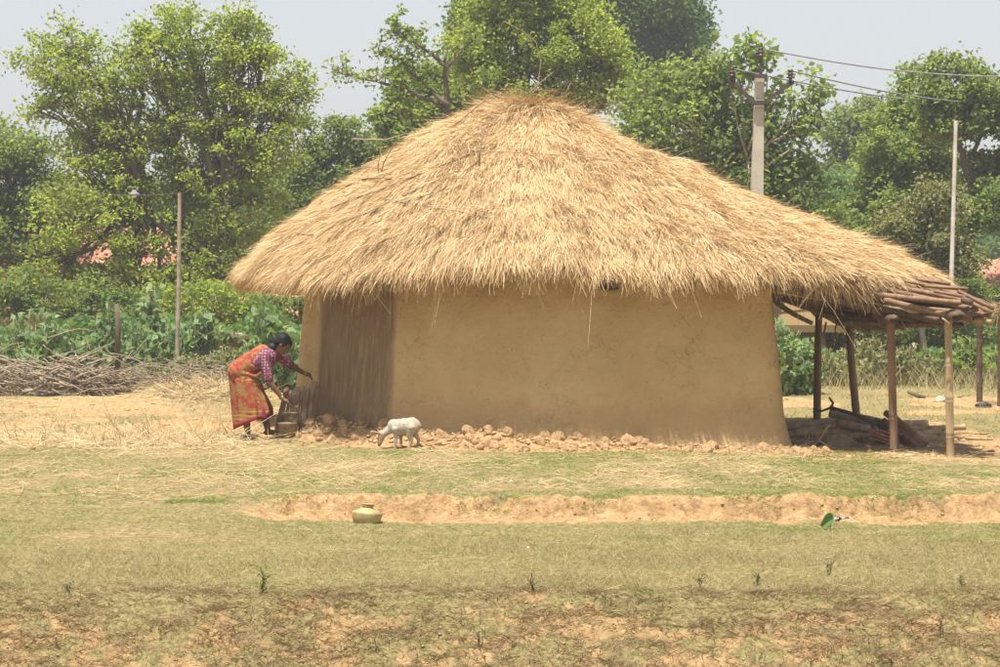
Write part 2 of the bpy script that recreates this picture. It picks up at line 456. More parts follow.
class MB:
    """collects shapes into one mesh"""
    def __init__(s, origin=(0, 0, 0)):
        s.v = []; s.f = []; s.o = Vector(origin)

    def add(s, vs, fs):
        b = len(s.v)
        s.v += [Vector(p) - s.o for p in vs]
        s.f += [tuple(i + b for i in f) for f in fs]

    def tube(s, pts, rad, n=6, caps=True, flat=1.0):
        pts = [Vector(p) for p in pts]
        if isinstance(rad, (int, float)): rad = [rad] * len(pts)
        vs = []; fs = []
        up = None
        for i, p in enumerate(pts):
            t = (pts[min(i + 1, len(pts) - 1)] - pts[max(i - 1, 0)])
            t = t.normalized() if t.length > 1e-9 else Vector((0, 0, 1))
            if up is None:
                up = Vector((0, 0, 1)) if abs(t.z) < .9 else Vector((1, 0, 0))
            a = t.cross(up)
            a = a.normalized() if a.length > 1e-6 else t.orthogonal().normalized()
            b = a.cross(t).normalized(); up = b
            for k in range(n):
                an = 2 * math.pi * k / n
                vs.append(p + (a * math.cos(an) + b * math.sin(an) * flat) * rad[i])
        for i in range(len(pts) - 1):
            for k in range(n):
                k2 = (k + 1) % n
                fs.append((i * n + k, i * n + k2, (i + 1) * n + k2, (i + 1) * n + k))
        if caps:
            fs.append(tuple(range(n - 1, -1, -1))); fs.append(tuple((len(pts) - 1) * n + k for k in range(n)))
        s.add(vs, fs)

    def capsule(s, p0, p1, r0, r1, n=14, flat=1.0, side=None):
        """round cone, closed; flat squashes along 'side' axis"""
        p0 = Vector(p0); p1 = Vector(p1); t = p1 - p0
        ln = t.length
        t = t.normalized() if ln > 1e-6 else Vector((0, 0, 1))
        a = Vector(side) if side is not None else t.orthogonal()
        a = (a - t * a.dot(t)); a = a.normalized() if a.length > 1e-6 else t.orthogonal().normalized()
        b = t.cross(a)
        prof = [(p0 - t * r0 * math.cos(x), r0 * math.sin(x)) for x in [R(8), R(30), R(55), R(80)]]
        prof += [(p1 + t * r1 * math.cos(x), r1 * math.sin(x)) for x in [R(80), R(55), R(30), R(8)]]
        vs = []; fs = []
        for c, r in prof:
            for k in range(n):
                an = 2 * math.pi * k / n
                vs.append(c + a * math.cos(an) * r * flat + b * math.sin(an) * r)
        for i in range(len(prof) - 1):
            for k in range(n):
                k2 = (k + 1) % n
                fs.append((i * n + k, i * n + k2, (i + 1) * n + k2, (i + 1) * n + k))
        fs.append(tuple(range(n - 1, -1, -1))); fs.append(tuple((len(prof) - 1) * n + k for k in range(n)))
        s.add(vs, fs)

    def ball(s, c, r, n=14, m=8, rot=None):
        c = Vector(c); r = (r, r, r) if isinstance(r, (int, float)) else r
        vs = []; fs = []
        for i in range(1, m):
            th = math.pi * i / m
            for k in range(n):
                an = 2 * math.pi * k / n
                q = Vector((r[0] * math.sin(th) * math.cos(an), r[1] * math.sin(th) * math.sin(an), r[2] * math.cos(th)))
                if rot is not None: q = rot @ q
                vs.append(c + q)
        for i in range(m - 2):
            for k in range(n):
                k2 = (k + 1) % n
                fs.append((i * n + k, (i + 1) * n + k, (i + 1) * n + k2, i * n + k2))
        t = Vector((0, 0, r[2])); t = rot @ t if rot is not None else t
        vs += [c + t, c - t]; a, b = len(vs) - 2, len(vs) - 1
        for k in range(n):
            k2 = (k + 1) % n
            fs.append((a, k, k2)); fs.append((b, (m - 2) * n + k2, (m - 2) * n + k))
        s.add(vs, fs)

    def box(s, c, size, rot=None, bev=0.0, jit=0.0):
        c = Vector(c); x, y, z = [q / 2 for q in size]
        if bev:
            b = bev
            vs = []
            for sz, ins in ((-z, b), (-z + b, 0), (z - b, 0), (z, b)):
                xx, yy = x - ins, y - ins
                for (px, py) in ((-xx + b, -yy), (xx - b, -yy), (xx, -yy + b), (xx, yy - b), (xx - b, yy), (-xx + b, yy), (-xx, yy - b), (-xx, -yy + b)):
                    vs.append(Vector((px, py, sz)))
            fs = [tuple(range(7, -1, -1)), tuple(range(24, 32))]
            for i in range(3):
                for k in range(8):
                    k2 = (k + 1) % 8
                    fs.append((i * 8 + k, i * 8 + k2, (i + 1) * 8 + k2, (i + 1) * 8 + k))
        else:
            vs = [Vector((a * x, b * y, d * z)) for d in (-1, 1) for a, b in ((-1, -1), (1, -1), (1, 1), (-1, 1))]
            fs = [(3, 2, 1, 0), (4, 5, 6, 7), (0, 1, 5, 4), (1, 2, 6, 5), (2, 3, 7, 6), (3, 0, 4, 7)]
        if jit: vs = [v + Vector((random.uniform(-jit, jit), random.uniform(-jit, jit), random.uniform(-jit, jit))) for v in vs]
        if rot is not None: vs = [rot @ v for v in vs]
        s.add([c + v for v in vs], fs)

    def lathe(s, prof, c=(0, 0, 0), n=28, rot=None):
        c = Vector(c); vs = []; fs = []
        for r, z in prof:
            for k in range(n):
                an = 2 * math.pi * k / n
                q = Vector((r * math.cos(an), r * math.sin(an), z))
                if rot is not None: q = rot @ q
                vs.append(c + q)
        for i in range(len(prof) - 1):
            for k in range(n):
                k2 = (k + 1) % n
                fs.append((i * n + k, i * n + k2, (i + 1) * n + k2, (i + 1) * n + k))
        s.add(vs, fs)

    def bamboo(s, p0, p1, r, n=9, node=.28, bend=.01, taper=.85):
        p0 = Vector(p0); p1 = Vector(p1); ln = (p1 - p0).length
        k = max(2, int(ln / node))
        side = (p1 - p0).orthogonal().normalized() * random.uniform(-bend, bend) * ln
        pts = []; rr = []
        off = random.uniform(-.3, .3)
        for i in range(k + 1):
            t0 = min(max((i + off) / k, 0), 1)
            for dt, m in ((-.022, 1.0), (-.008, 1.13), (.0, .97), (.008, 1.13), (.022, 1.0)):
                t = t0 + dt * node / max(ln / k, .01) * 1.2
                if 0 <= t <= 1:
                    pts.append(t); rr.append(m)
        pts = [0] + pts + [1]; rr = [1] + rr + [1]
        o = sorted(zip(pts, rr))
        P_ = [p0.lerp(p1, t) + side * math.sin(math.pi * t) for t, _ in o]
        s.tube(P_, [r * m * (1 - (1 - taper) * t) for t, m in o], n)

    def build(s, name, mat, parent=None, loc=None, smooth=True):
        me = bpy.data.meshes.new(name)
        me.from_pydata([tuple(v) for v in s.v], [], s.f)
        me.validate(); me.update()
        return link(name, me, mat, parent, loc, smooth)


def remesh(o, vox, sm=2):
    m = o.modifiers.new('remesh', 'REMESH'); m.mode = 'VOXEL'; m.voxel_size = vox; m.use_smooth_shade = True
    if sm:
        s = o.modifiers.new('smooth', 'SMOOTH'); s.iterations = sm; s.factor = .5
    return o


def sharp(o, ang=35):
    """shade flat polys where edges are hard: autosmooth by marking"""
    me = o.data
    try:
        me.set_sharp_from_angle(angle=R(ang))
    except Exception:
        pass
    return o


# ------------------------------------------------------------------ blades / leaves
def strands(base, dirv, length, width, normal, bend, v, tip=.25, segs=2, droop=None):
    """ribbons: base (n,3), dirv (n,3) unit, normal (n,3): plane normal of ribbon"""
    n = len(base)
    side = np.cross(dirv, normal); side /= np.linalg.norm(side, axis=1, keepdims=True) + 1e-9
    V = np.zeros((n, (segs + 1) * 2, 3))
    for i in range(segs + 1):
        t = i / segs
        c = base + dirv * (length * t)[:, None] + bend * ((t * t) * length)[:, None]
        w = (width * (1 - (1 - tip) * t) * .5)[:, None]
        V[:, i * 2] = c - side * w; V[:, i * 2 + 1] = c + side * w
    k = (segs + 1) * 2
    q = np.array([[i * 2, i * 2 + 1, i * 2 + 3, i * 2 + 2] for i in range(segs)])
    Q = (np.arange(n)[:, None, None] * k + q[None]).reshape(-1, 4)
    return V.reshape(-1, 3), Q, np.repeat(v, k)


def unit(a):
    return a / (np.linalg.norm(a, axis=-1, keepdims=True) + 1e-9)


def leaves(C, size, aspect=.55, droop=.35, updir=None, v=None, fold=.18):
    """one folded rhombic leaf (4 verts, 1 quad) per centre"""
    n = len(C)
    d = RS.normal(size=(n, 3)); d[:, 2] = d[:, 2] * .6 - droop; d = unit(d)
    nrm = RS.normal(size=(n, 3)) * .8; nrm[:, 2] += .45; nrm[:, 1] -= .25
    s = unit(np.cross(d, nrm)); nn = np.cross(s, d)
    L_ = (size * RS.uniform(.7, 1.3, n))[:, None]
    V = np.zeros((n, 4, 3))
    V[:, 0] = C - d * L_ * .5
    V[:, 1] = C + s * L_ * aspect * .5 - d * L_ * .08 + nn * L_ * fold
    V[:, 2] = C + d * L_ * .55
    V[:, 3] = C - s * L_ * aspect * .5 - d * L_ * .08 + nn * L_ * fold
    Q = np.arange(n * 4).reshape(-1, 4)
    if v is None: v = RS.uniform(0, 1, n)
    return V.reshape(-1, 3), Q, np.repeat(v, 4)


def cat(parts):
    off = 0; VV = []; QQ = []; AA = []
    for V, Q, a in parts:
        VV.append(V); QQ.append(Q + off); AA.append(a); off += len(V)
    return np.concatenate(VV), np.concatenate(QQ), np.concatenate(AA)


LM = {
    'yellowgreen': leafmat('yellow_green_leaf', [(0.12, (0.14, 0.20, 0.045)), (0.45, (0.25, 0.31, 0.075)), (0.75, (0.35, 0.40, 0.11)), (0.95, (0.45, 0.48, 0.17))], .58, .35),
    'midgreen': leafmat('mid_green_leaf', [(0.15, (0.10, 0.165, 0.045)), (0.5, (0.19, 0.24, 0.085)), (0.9, (0.32, 0.375, 0.155))], .55, .35),
    'darkgreen': leafmat('dark_green_leaf', [(0.15, (0.07, 0.13, 0.045)), (0.5, (0.12, 0.195, 0.07)), (0.9, (0.20, 0.29, 0.095))], .45, .35),
    'freshgreen': leafmat('fresh_green_leaf', [(0.15, (0.12, 0.20, 0.045)), (0.5, (0.21, 0.27, 0.08)), (0.9, (0.34, 0.41, 0.155))], .5, .35),
    'bluegreen': leafmat('shrub_leaf', [(0.1, (0.09, 0.155, 0.06)), (0.5, (0.19, 0.275, 0.12)), (0.9, (0.33, 0.42, 0.23))], .35, 1.2),
    'dryolive': leafmat('dusty_olive_leaf', [(0.15, (0.10, 0.11, 0.045)), (0.5, (0.21, 0.22, 0.085)), (0.9, (0.34, 0.33, 0.16))], .3, .6),
}


def curve_pts(a, b, k=5, sag=0.0, jit=0.06):
    a = Vector(a); b = Vector(b); ln = (b - a).length
    out = []
    for i in range(k + 1):
        t = i / k
        p = a.lerp(b, t) + Vector((0, 0, sag * ln * math.sin(math.pi * t)))
        if 0 < i < k:
            p += Vector((random.uniform(-1, 1), random.uniform(-1, 1), random.uniform(-1, 1))) * jit * ln
        out.append(p)
    return out


def tree(name, label, cat_, bpx, D, lobes, leaf=.10, mat='midgreen', nleaf=30000, trunk_r=.16, clr=.42, cpl=1.0,
         droop=.35, aspect=.6, bark='bark', group='trees behind the hut', fork=None, twig=True, squash=1.0, uniformity=.35):
    """lobes (px,py,rpx[,depth offset m]); every lobe has leaf clusters on twigs on a limb from the trunk"""
    s = D / F
    base = G(bpx, D, -.05)
    root = empty(name, base, label, cat_, group)
    tb = MB(base); O = Vector(base)
    lob = []
    for q in lobes:
        d = q[3] if len(q) > 3 else random.uniform(-.5, .5) * q[2] * s
        Dl = D + d
        c = P(q[0], q[1], Dl); lob.append((c, q[2] * Dl / F))
    top = max(c.z for c, r in lob)
    fz = fork if fork is not None else base.z + .30 * (top - base.z)
    fp = Vector((base.x + random.uniform(-.15, .15), base.y, fz))
    tb.tube([base, base.lerp(fp, .5) + Vector((.05, 0, 0)), fp], [trunk_r * 1.25, trunk_r, trunk_r * .85], 9)
    # secondary forks: groups of limbs leave a few leaders
    cx = sum(c.x for c, r in lob) / len(lob)
    leaders = []
    for sx in (-1, 0, 1):
        tgt = [c for c, r in lob if (c.x - cx) * sx > 0 or sx == 0]
        if not tgt: continue
        m = Vector((sum(c.x for c in tgt) / len(tgt), sum(c.y for c in tgt) / len(tgt), sum(c.z for c in tgt) / len(tgt)))
        e = fp.lerp(m, .55); e.z = max(e.z, fz + .2)
        pts = curve_pts(fp, e, 4, .06, .05)
        tb.tube(pts, [trunk_r * (.72 - .3 * i / 4) for i in range(5)], 7)
        leaders.append(e)
    CC = []; TOTA = sum(r * r for c, r in lob)
    for c, r in lob:
        e = min(leaders, key=lambda q: (q - c).length)
        pts = curve_pts(e, c, 5, .08, .06)
        tb.tube(pts, [max(trunk_r * (.38 - .28 * i / 5), .012) for i in range(6)], 5)
        ncl = max(5, int(26 * cpl * (r / .9) ** 1.5))
        for k in range(ncl):
            u = unit(RS.normal(size=3)); rr = r * (RS.uniform(.12, 1.0) ** uniformity)
            if u[2] < -.3: u[2] *= .6
            cc = c + Vector((u[0] * rr, u[1] * rr, u[2] * rr * squash))
            CC.append((cc, r))
            if twig:
                st = pts[random.choice((3, 4, 5))]
                tb.tube(curve_pts(st, cc, 3, .05, .07), [.022, .016, .010, .005], 4, caps=False)
    w = np.array([r ** .5 for _, r in CC]); w /= w.sum()
    cnt = RS.multinomial(nleaf, w)
    cnt = (cnt * np.repeat(1, len(CC))).astype(int)
    Cs = np.repeat(np.array([list(c) for c, _ in CC]), cnt, axis=0)
    rad = np.repeat(RS.uniform(.6, 1.35, len(CC)), cnt) * clr
    nleaf_ = len(Cs)
    g = RS.normal(size=(nleaf_, 3)) * .46
    pos = Cs + g * rad[:, None] * np.array([1, 1, .75])
    V, Q, a = leaves(pos - np.array(O), np.full(len(pos), leaf), aspect, droop)
    # clump-to-clump tone differences of the leaves themselves
    vv = np.clip(np.repeat(RS.uniform(-.18, .18, len(CC)), cnt) + RS.uniform(0, 1, len(pos)), 0, 1)
    me = big('crown', V, Q, {'v': np.repeat(vv, 4)})
    link('crown', me, LM[mat], root)
    tb.build('trunk', M[bark], root)
    return root


# ================================================================== GROUND
def axis(segs):
    out = [segs[0][0]]
    for a, b, st in segs:
        n = max(1, int(round((b - a) / st)))
        out += list(np.linspace(a, b, n + 1)[1:])
    return np.array(out)


def ground_masks(x, y):
    px = 500 + x * F / np.maximum(y, 3)
    hut = ss(-3.4, -2.4, x) * ss(4.3, 3.4, x)
    dl = y - wall_line(x)
    f1 = fbm(x * 1.6, y * .8, 201, 4); f2 = fbm(x * 3.5, y * 3.5, 211, 4); f3 = fbm(x * .8, y * .5, 221, 3)
    dirt = np.zeros_like(x); straw = np.zeros_like(x)
    # rubble strip by the wall
    dirt = np.maximum(dirt, hut * ss(-1.25, -.75, dl + (f2 - .5) * .6))
    # earthen floor under the lean-to
    dirt = np.maximum(dirt, ss(2.9, 3.3, x) * ss(6.2, 5.6, x) * ss(22.6, 23.2, y + (f2 - .5)) * ss(31, 29, y))
    # bank face
    cut = ss(200, 320, px)
    yb = 18.62
    fb = fbm(x * 1.4, y * .9, 261, 4)
    cut = ss(190, 330, px + (fb - .5) * 160)
    bank = ss(yb - .5, yb - .2, y + (f2 - .5) * .5 + (fb - .5) * .7) * ss(yb + .34, yb + .12, y + (f2 - .5) * .5)
    dirt = np.maximum(dirt, bank * cut)
    # bare flats left of the bank
    dirt = np.maximum(dirt, (1 - cut) * .40 * ss(.54, .68, fbm(x * 2.2, y * 3.5, 241, 4)) * ss(15.6, 16.4, y) * ss(21, 20, y))
    # far left disturbed earth
    dirt = np.maximum(dirt, ss(-2.2, -3.0, x) * ss(26.0, 27.2, y) * (.35 + .55 * ss(.4, .6, f1)))
    dirt = np.maximum(dirt, ss(3.2, 3.8, x) * ss(31.5, 32.5, y) * ss(38.5, 36.5, y) * (.3 + .8 * ss(.4, .6, f1)))
    # foreground bank
    dirt = np.maximum(dirt, ss(14.0, 13.5, y + (f1 - .5) * 1.6) * (.32 + .28 * ss(.46, .62, fbm(x * 6, y * 6, 251, 4))))
    dirt = np.maximum(dirt, ss(14.1, 13.4, y) * ss(-1.2, -2.6, x) * ss(.48, .66, fbm(x * 5, y * 4, 231, 4)) * .7)
    dirt = np.maximum(dirt, .9 * np.exp(-(((x - 1.95) / 0.22) ** 2 + ((y - 13.42) / 0.16) ** 2)))
    # straw litter between bank and hut
    straw = np.maximum(straw, ss(18.9, 19.5, y) * ss(25, 23.8, y) * (.08 + .62 * ss(.42, .62, f1)))
    straw = np.maximum(straw, ss(-1.6, -2.6, x) * ss(22.5, 24, y) * ss(38, 34, y) * (.12 + .55 * ss(.4, .58, f3)))
    straw = np.maximum(straw, .28 * ss(14, 15, y) * ss(18.4, 17.8, y) * ss(.45, .65, f2))
    straw = np.maximum(straw, (1 - cut) * .6 * ss(16, 17, y) * ss(.45, .6, f3))
    straw = np.maximum(straw, ss(30, 34, y) * ss(46, 40, y) * .5 * ss(.42, .6, f1))
    damp_shade = ss(4.3, 3.6, np.abs(x - 0)) * 0
    damp_shade = np.maximum(damp_shade, .85 * np.exp(-(((x + 2.05) / 0.42) ** 2 + ((y - 26.05) / 0.3) ** 2)))
    damp_shade = np.maximum(damp_shade, ss(3.1, 3.5, x) * ss(5.6, 5.0, x) * ss(23.4, 23.8, y) * ss(30, 29, y) * .55)  # shade under the lean-to roof, painted into the ground colour
    return np.clip(dirt, 0, 1), np.clip(straw, 0, 1), damp_shade


xs = axis([(-240, -60, 20), (-60, -14, 2.5), (-14, -6.4, .3), (-6.4, 6.4, .035), (6.4, 14, .3), (14, 60, 2.5), (60, 240, 20)])
ys = axis([(-40, -2, 4), (-2, 9, .5), (9, 11.6, .12), (11.6, 19.6, .03), (19.6, 27.5, .05), (27.5, 46, .14), (46, 80, 1.5), (80, 260, 20)])
gx, gy = np.meshgrid(xs, ys)
gz = H(gx, gy)
V = np.stack([gx, gy, gz], -1).reshape(-1, 3)
nx, ny = len(xs), len(ys)
ii = (np.arange(ny - 1)[:, None] * nx + np.arange(nx - 1)[None]).ravel()
Q = np.stack([ii, ii + 1, ii + nx + 1, ii + nx], -1)
dm, sm_, dp = ground_masks(gx.ravel(), gy.ravel())
tag(link('ground', big('ground', V, Q, {'dirt': dm, 'straw': sm_, 'damp_shade': dp}), M['ground']), kind='structure')


def scatter(n, y0, y1, margin=20):
    """uniform over the ground that the photograph shows between two depths"""
    y = np.sqrt(RS.uniform(y0 * y0, y1 * y1, n))
    px = RS.uniform(-margin, 1000 + margin, n)
    return (px - 500) * y / F, y


def blades(x, y, length, width, lean, mat_v, bendz=-.3):
    n = len(x)
    base = np.stack([x, y, H(x, y) - .005], -1)
    a = RS.uniform(0, 2 * math.pi, n)
    d = unit(np.stack([np.cos(a) * lean, np.sin(a) * lean, np.ones(n)], -1))
    nr = unit(np.stack([RS.normal(size=n) * .6, -np.ones(n), RS.normal(size=n) * .3], -1))
    bend = np.stack([np.cos(a) * .4, np.sin(a) * .4, np.full(n, bendz)], -1)
    return strands(base, d, length, width, nr, bend, mat_v, tip=.15)


def keep(x, y, prob):
    m = RS.uniform(0, 1, len(x)) < prob
    return x[m], y[m]


def off_hut(x, y):
    return ~((x > -2.5) & (x < 3.2) & (y > wall_line(x) - .05) & (y < 31))


def grow_grass():
    G_, D_, W_, S_ = [], [], [], []
    # ---- short green grass everywhere but bare soil
    for (n, y0, y1, ln, wd, pmax) in ((70000, 14.0, 18.4, .030, .0035, .78), (95000, 18.6, 24.8, .032, .0044, .98), (26000, 11.8, 14.2, .030, .0035, .75), (26000, 24.8, 45, .05, .010, .7)):
        x, y = scatter(n, y0, y1)
        d, s, _ = ground_masks(x, y)
        f = fbm(x * 1.1, y * .9, 301, 4); f2 = fbm(x * 5, y * 5, 307, 3)
        p = pmax * (1 - d) ** 1.6 * (1 - .75 * s) * (.15 + .85 * ss(.42, .6, f * .6 + f2 * .4)) + .03
        if y1 == 18.4: p = p * (.3 + .9 * ss(15.4, 17.6, y))
        if y0 > 18 and y1 < 25:
            p = p * (.9 + .5 * ss(-1.5, .5, x))
            p = np.maximum(p, .95 * ss(.44, .54, f) * ss(-2.4, -.8, x) * ss(21.6, 22.4, y) * ss(24.6, 23.9, y))
            p = np.maximum(p, .8 * ss(.45, .55, f2) * (y < 19.3) * (y > 18.7))
        if y1 < 15:
            p = p * (.12 + 1.2 * ss(.50, .62, f2 * .5 + f * .5))
        ok = off_hut(x, y); x, y, p = x[ok], y[ok], p[ok]
        x, y = keep(x, y, p)
        n = len(x)
        G_.append(blades(x, y, ln * RS.uniform(.5, 1.6, n), np.full(n, wd), .7, np.clip(RS.uniform(0, 1, n) * .7 + .5 * (vn(x * 3, y * 3, 5) - .2), 0, 1)))
    # ---- tufts hanging over the bank's lip
    x, y = scatter(16000, 18.62, 19.0); f = fbm(x * 2.4, y * 0, 351, 4)
    x, y = keep(x, y, ss(.46, .62, f) * ss(19.0, 18.8, y)); n = len(x)
    G_.append(blades(x, y, .05 * RS.uniform(.4, 1.7, n), np.full(n, .0045), .9, RS.uniform(0, 1, n), -.7))
    # ---- pale dry upright stalks of the middle strip
    for (n, y0, y1, ln) in ((56000, 14.0, 17.9, .048), (9000, 11.9, 14.0, .055), (12000, 19, 25, .03), (16000, 26, 45, .07)):
        x, y = scatter(n, y0, y1)
        d, s, _ = ground_masks(x, y)
        p = (1 - .8 * d) * (.25 + .75 * ss(.35, .6, fbm(x * .9, y * 1.4, 333, 3)))
        if y1 == 17.9: p = p * (.35 + .65 * ss(17.6, 15.8, y))
        ok = off_hut(x, y); x, y = keep(x[ok], y[ok], p[ok]); n = len(x)
        D_.append(blades(x, y, ln * RS.uniform(.4, 1.7, n), np.full(n, .0028 if y0 < 26 else .008), .5, RS.uniform(0, 1, n), -.15))
    # ---- brown matted weeds of the foreground bank
    x, y = scatter(100000, 11.6, 14.5)
    f = fbm(x * 3.2, y * 3.2, 401, 4)
    x, y = keep(x, y, (.30 + .70 * ss(.40, .55, f)) * ss(14.6, 13.7, y) * .95)
    n = len(x)
    W_.append(blades(x, y, .055 * RS.uniform(.3, 1.6, n) * (.5 + 1.0 * vn(x * 9, y * 9, 71)), RS.uniform(.003, .008, n), 1.1, np.clip(RS.uniform(0, 1, n) * .6 + .7 * (vn(x * 7, y * 7, 72) - .3), 0, 1), -.4))
    # ---- straw lying on the ground
    for (n, y0, y1, l0, wd) in ((26000, 18.75, 25.2, .16, .0042), (9000, 14, 18.5, .08, .0030), (15000, 25.0, 44, .22, .008), (5000, 12, 14, .10, .0035)):
        x, y = scatter(n, y0, y1)
        d, s, _ = ground_masks(x, y)
        f = fbm(x * 1.3, y * 1.3, 501, 3)
        p = np.clip(.08 + 1.0 * s * (.3 + .9 * ss(.4, .6, f)) - .25 * d, .02, 1)
        if y0 > 24.9: p = p * (x < -1.8) + .25 * p * (x > 3)
        ok = off_hut(x, y); x, y = keep(x[ok], y[ok], p[ok]); n = len(x)
        a = RS.uniform(0, math.pi, n) * .9 + .15
        d3 = unit(np.stack([np.cos(a), np.sin(a), RS.uniform(-.05, .3, n)], -1))
        base = np.stack([x, y, H(x, y) + RS.uniform(.002, .02, n)], -1)
        nr = unit(np.stack([RS.normal(size=n) * .3, -.8 * np.ones(n), np.ones(n)], -1))
        bd = RS.normal(size=(n, 3)) * .12; bd[:, 2] -= .12
        S_.append(strands(base, d3, l0 * RS.uniform(.3, 1.6, n), np.full(n, wd), nr, bd, RS.uniform(0, 1, n), tip=.6))
    for name, parts, mt in (('green_grass', G_, 'greengrass'), ('dry_grass', D_, 'drygrass'), ('withered_weeds', W_, 'weed'), ('straw_litter', S_, 'litter')):
        V, Q, a = cat(parts)
        tag(link(name, big(name, V, Q, {'v': a}), M[mt]), {'green_grass': 'short green grass in patches over the ground', 'dry_grass': 'pale dry grass stalks on the lower terrace', 'withered_weeds': 'matted brown withered weeds on the near bank', 'straw_litter': 'loose pale straw strewn over the ground before the hut'}[name], {'green_grass': 'grass', 'dry_grass': 'dry grass', 'withered_weeds': 'weeds', 'straw_litter': 'straw'}[name], kind='stuff')


grow_grass()

# loose crumbs of soil: on the bank, the rubble strip and the near slope
def crumbs():
    parts = []
    ico = np.array([[0, 0, 1], [1, 0, .1], [.1, 1, 0], [-1, .1, 0], [0, -1, .1], [0, 0, -.7]], float)
    fc = np.array([[0, 1, 2], [0, 2, 3], [0, 3, 4], [0, 4, 1], [5, 2, 1], [5, 3, 2], [5, 4, 3], [5, 1, 4]])
    P_ = []
    for (n, y0, y1, r, kind) in ((1100, 18.05, 18.75, .008, 'bank'), (9500, 23.6, 26.5, .022, 'wall'), (4200, 11.7, 14.2, .007, 'near'), (1000, 26, 40, .025, 'far'), (1500, 22.8, 30, .025, 'lean')):
        x, y = scatter(n, y0, y1)
        d, s, _ = ground_masks(x, y)
        p = d * 1.0
        if kind == 'wall': p = p * (x > -3) * (x < 3.5) * ss(-1.0, -.3, y - wall_line(x))
        if kind == 'lean': p = p * (x > 3)
        if kind == 'far': p = p * (x < -2)
        ok = off_hut(x, y); x, y = keep(x[ok], y[ok], p[ok]); n = len(x)
        sc = r * np.exp(np.clip(RS.normal(size=n) * .5, -1, .7))
        an = RS.uniform(0, 6.28, n)
        v = ico[None] * (1 + RS.uniform(-.35, .35, (n, 6, 3))) * sc[:, None, None]
        c, s_ = np.cos(an)[:, None], np.sin(an)[:, None]
        vx = v[..., 0] * c - v[..., 1] * s_; vy = v[..., 0] * s_ + v[..., 1] * c
        v = np.stack([vx + x[:, None], vy + y[:, None], v[..., 2] * .5 + (H(x, y) + sc * .1)[:, None]], -1)
        P_.append((v.reshape(-1, 3), (np.arange(n)[:, None, None] * 6 + fc[None]).reshape(-1, 3), np.zeros(n * 6)))
    V, Q, a = cat(P_)
    tag(link('soil_crumbs', big('soil_crumbs', V, Q), M['soil'], smooth=False), 'small loose crumbs of orange soil', 'soil', kind='stuff')


crumbs()

# ================================================================== HUT
hut_o = Vector((.3, 27.5, 0))
hut = empty('mud_hut', hut_o, 'round-cornered mud hut under a shaggy golden thatch roof with an open lean-to', 'hut')


def catmull(pts, n):
    """closed spline through pts (list of np arrays) sampled n times"""
    k = len(pts); out = []
    for i in range(n):
        u = i / n * k; j = int(u); t = u - j
        p0, p1, p2, p3 = [np.array(pts[(j + q) % k], float) for q in (-1, 0, 1, 2)]
        out.append(.5 * ((2 * p1) + (-p0 + p2) * t + (2 * p0 - 5 * p1 + 4 * p2 - p3) * t * t + (-p0 + 3 * p1 - 3 * p2 + p3) * t ** 3))
    return np.array(out)


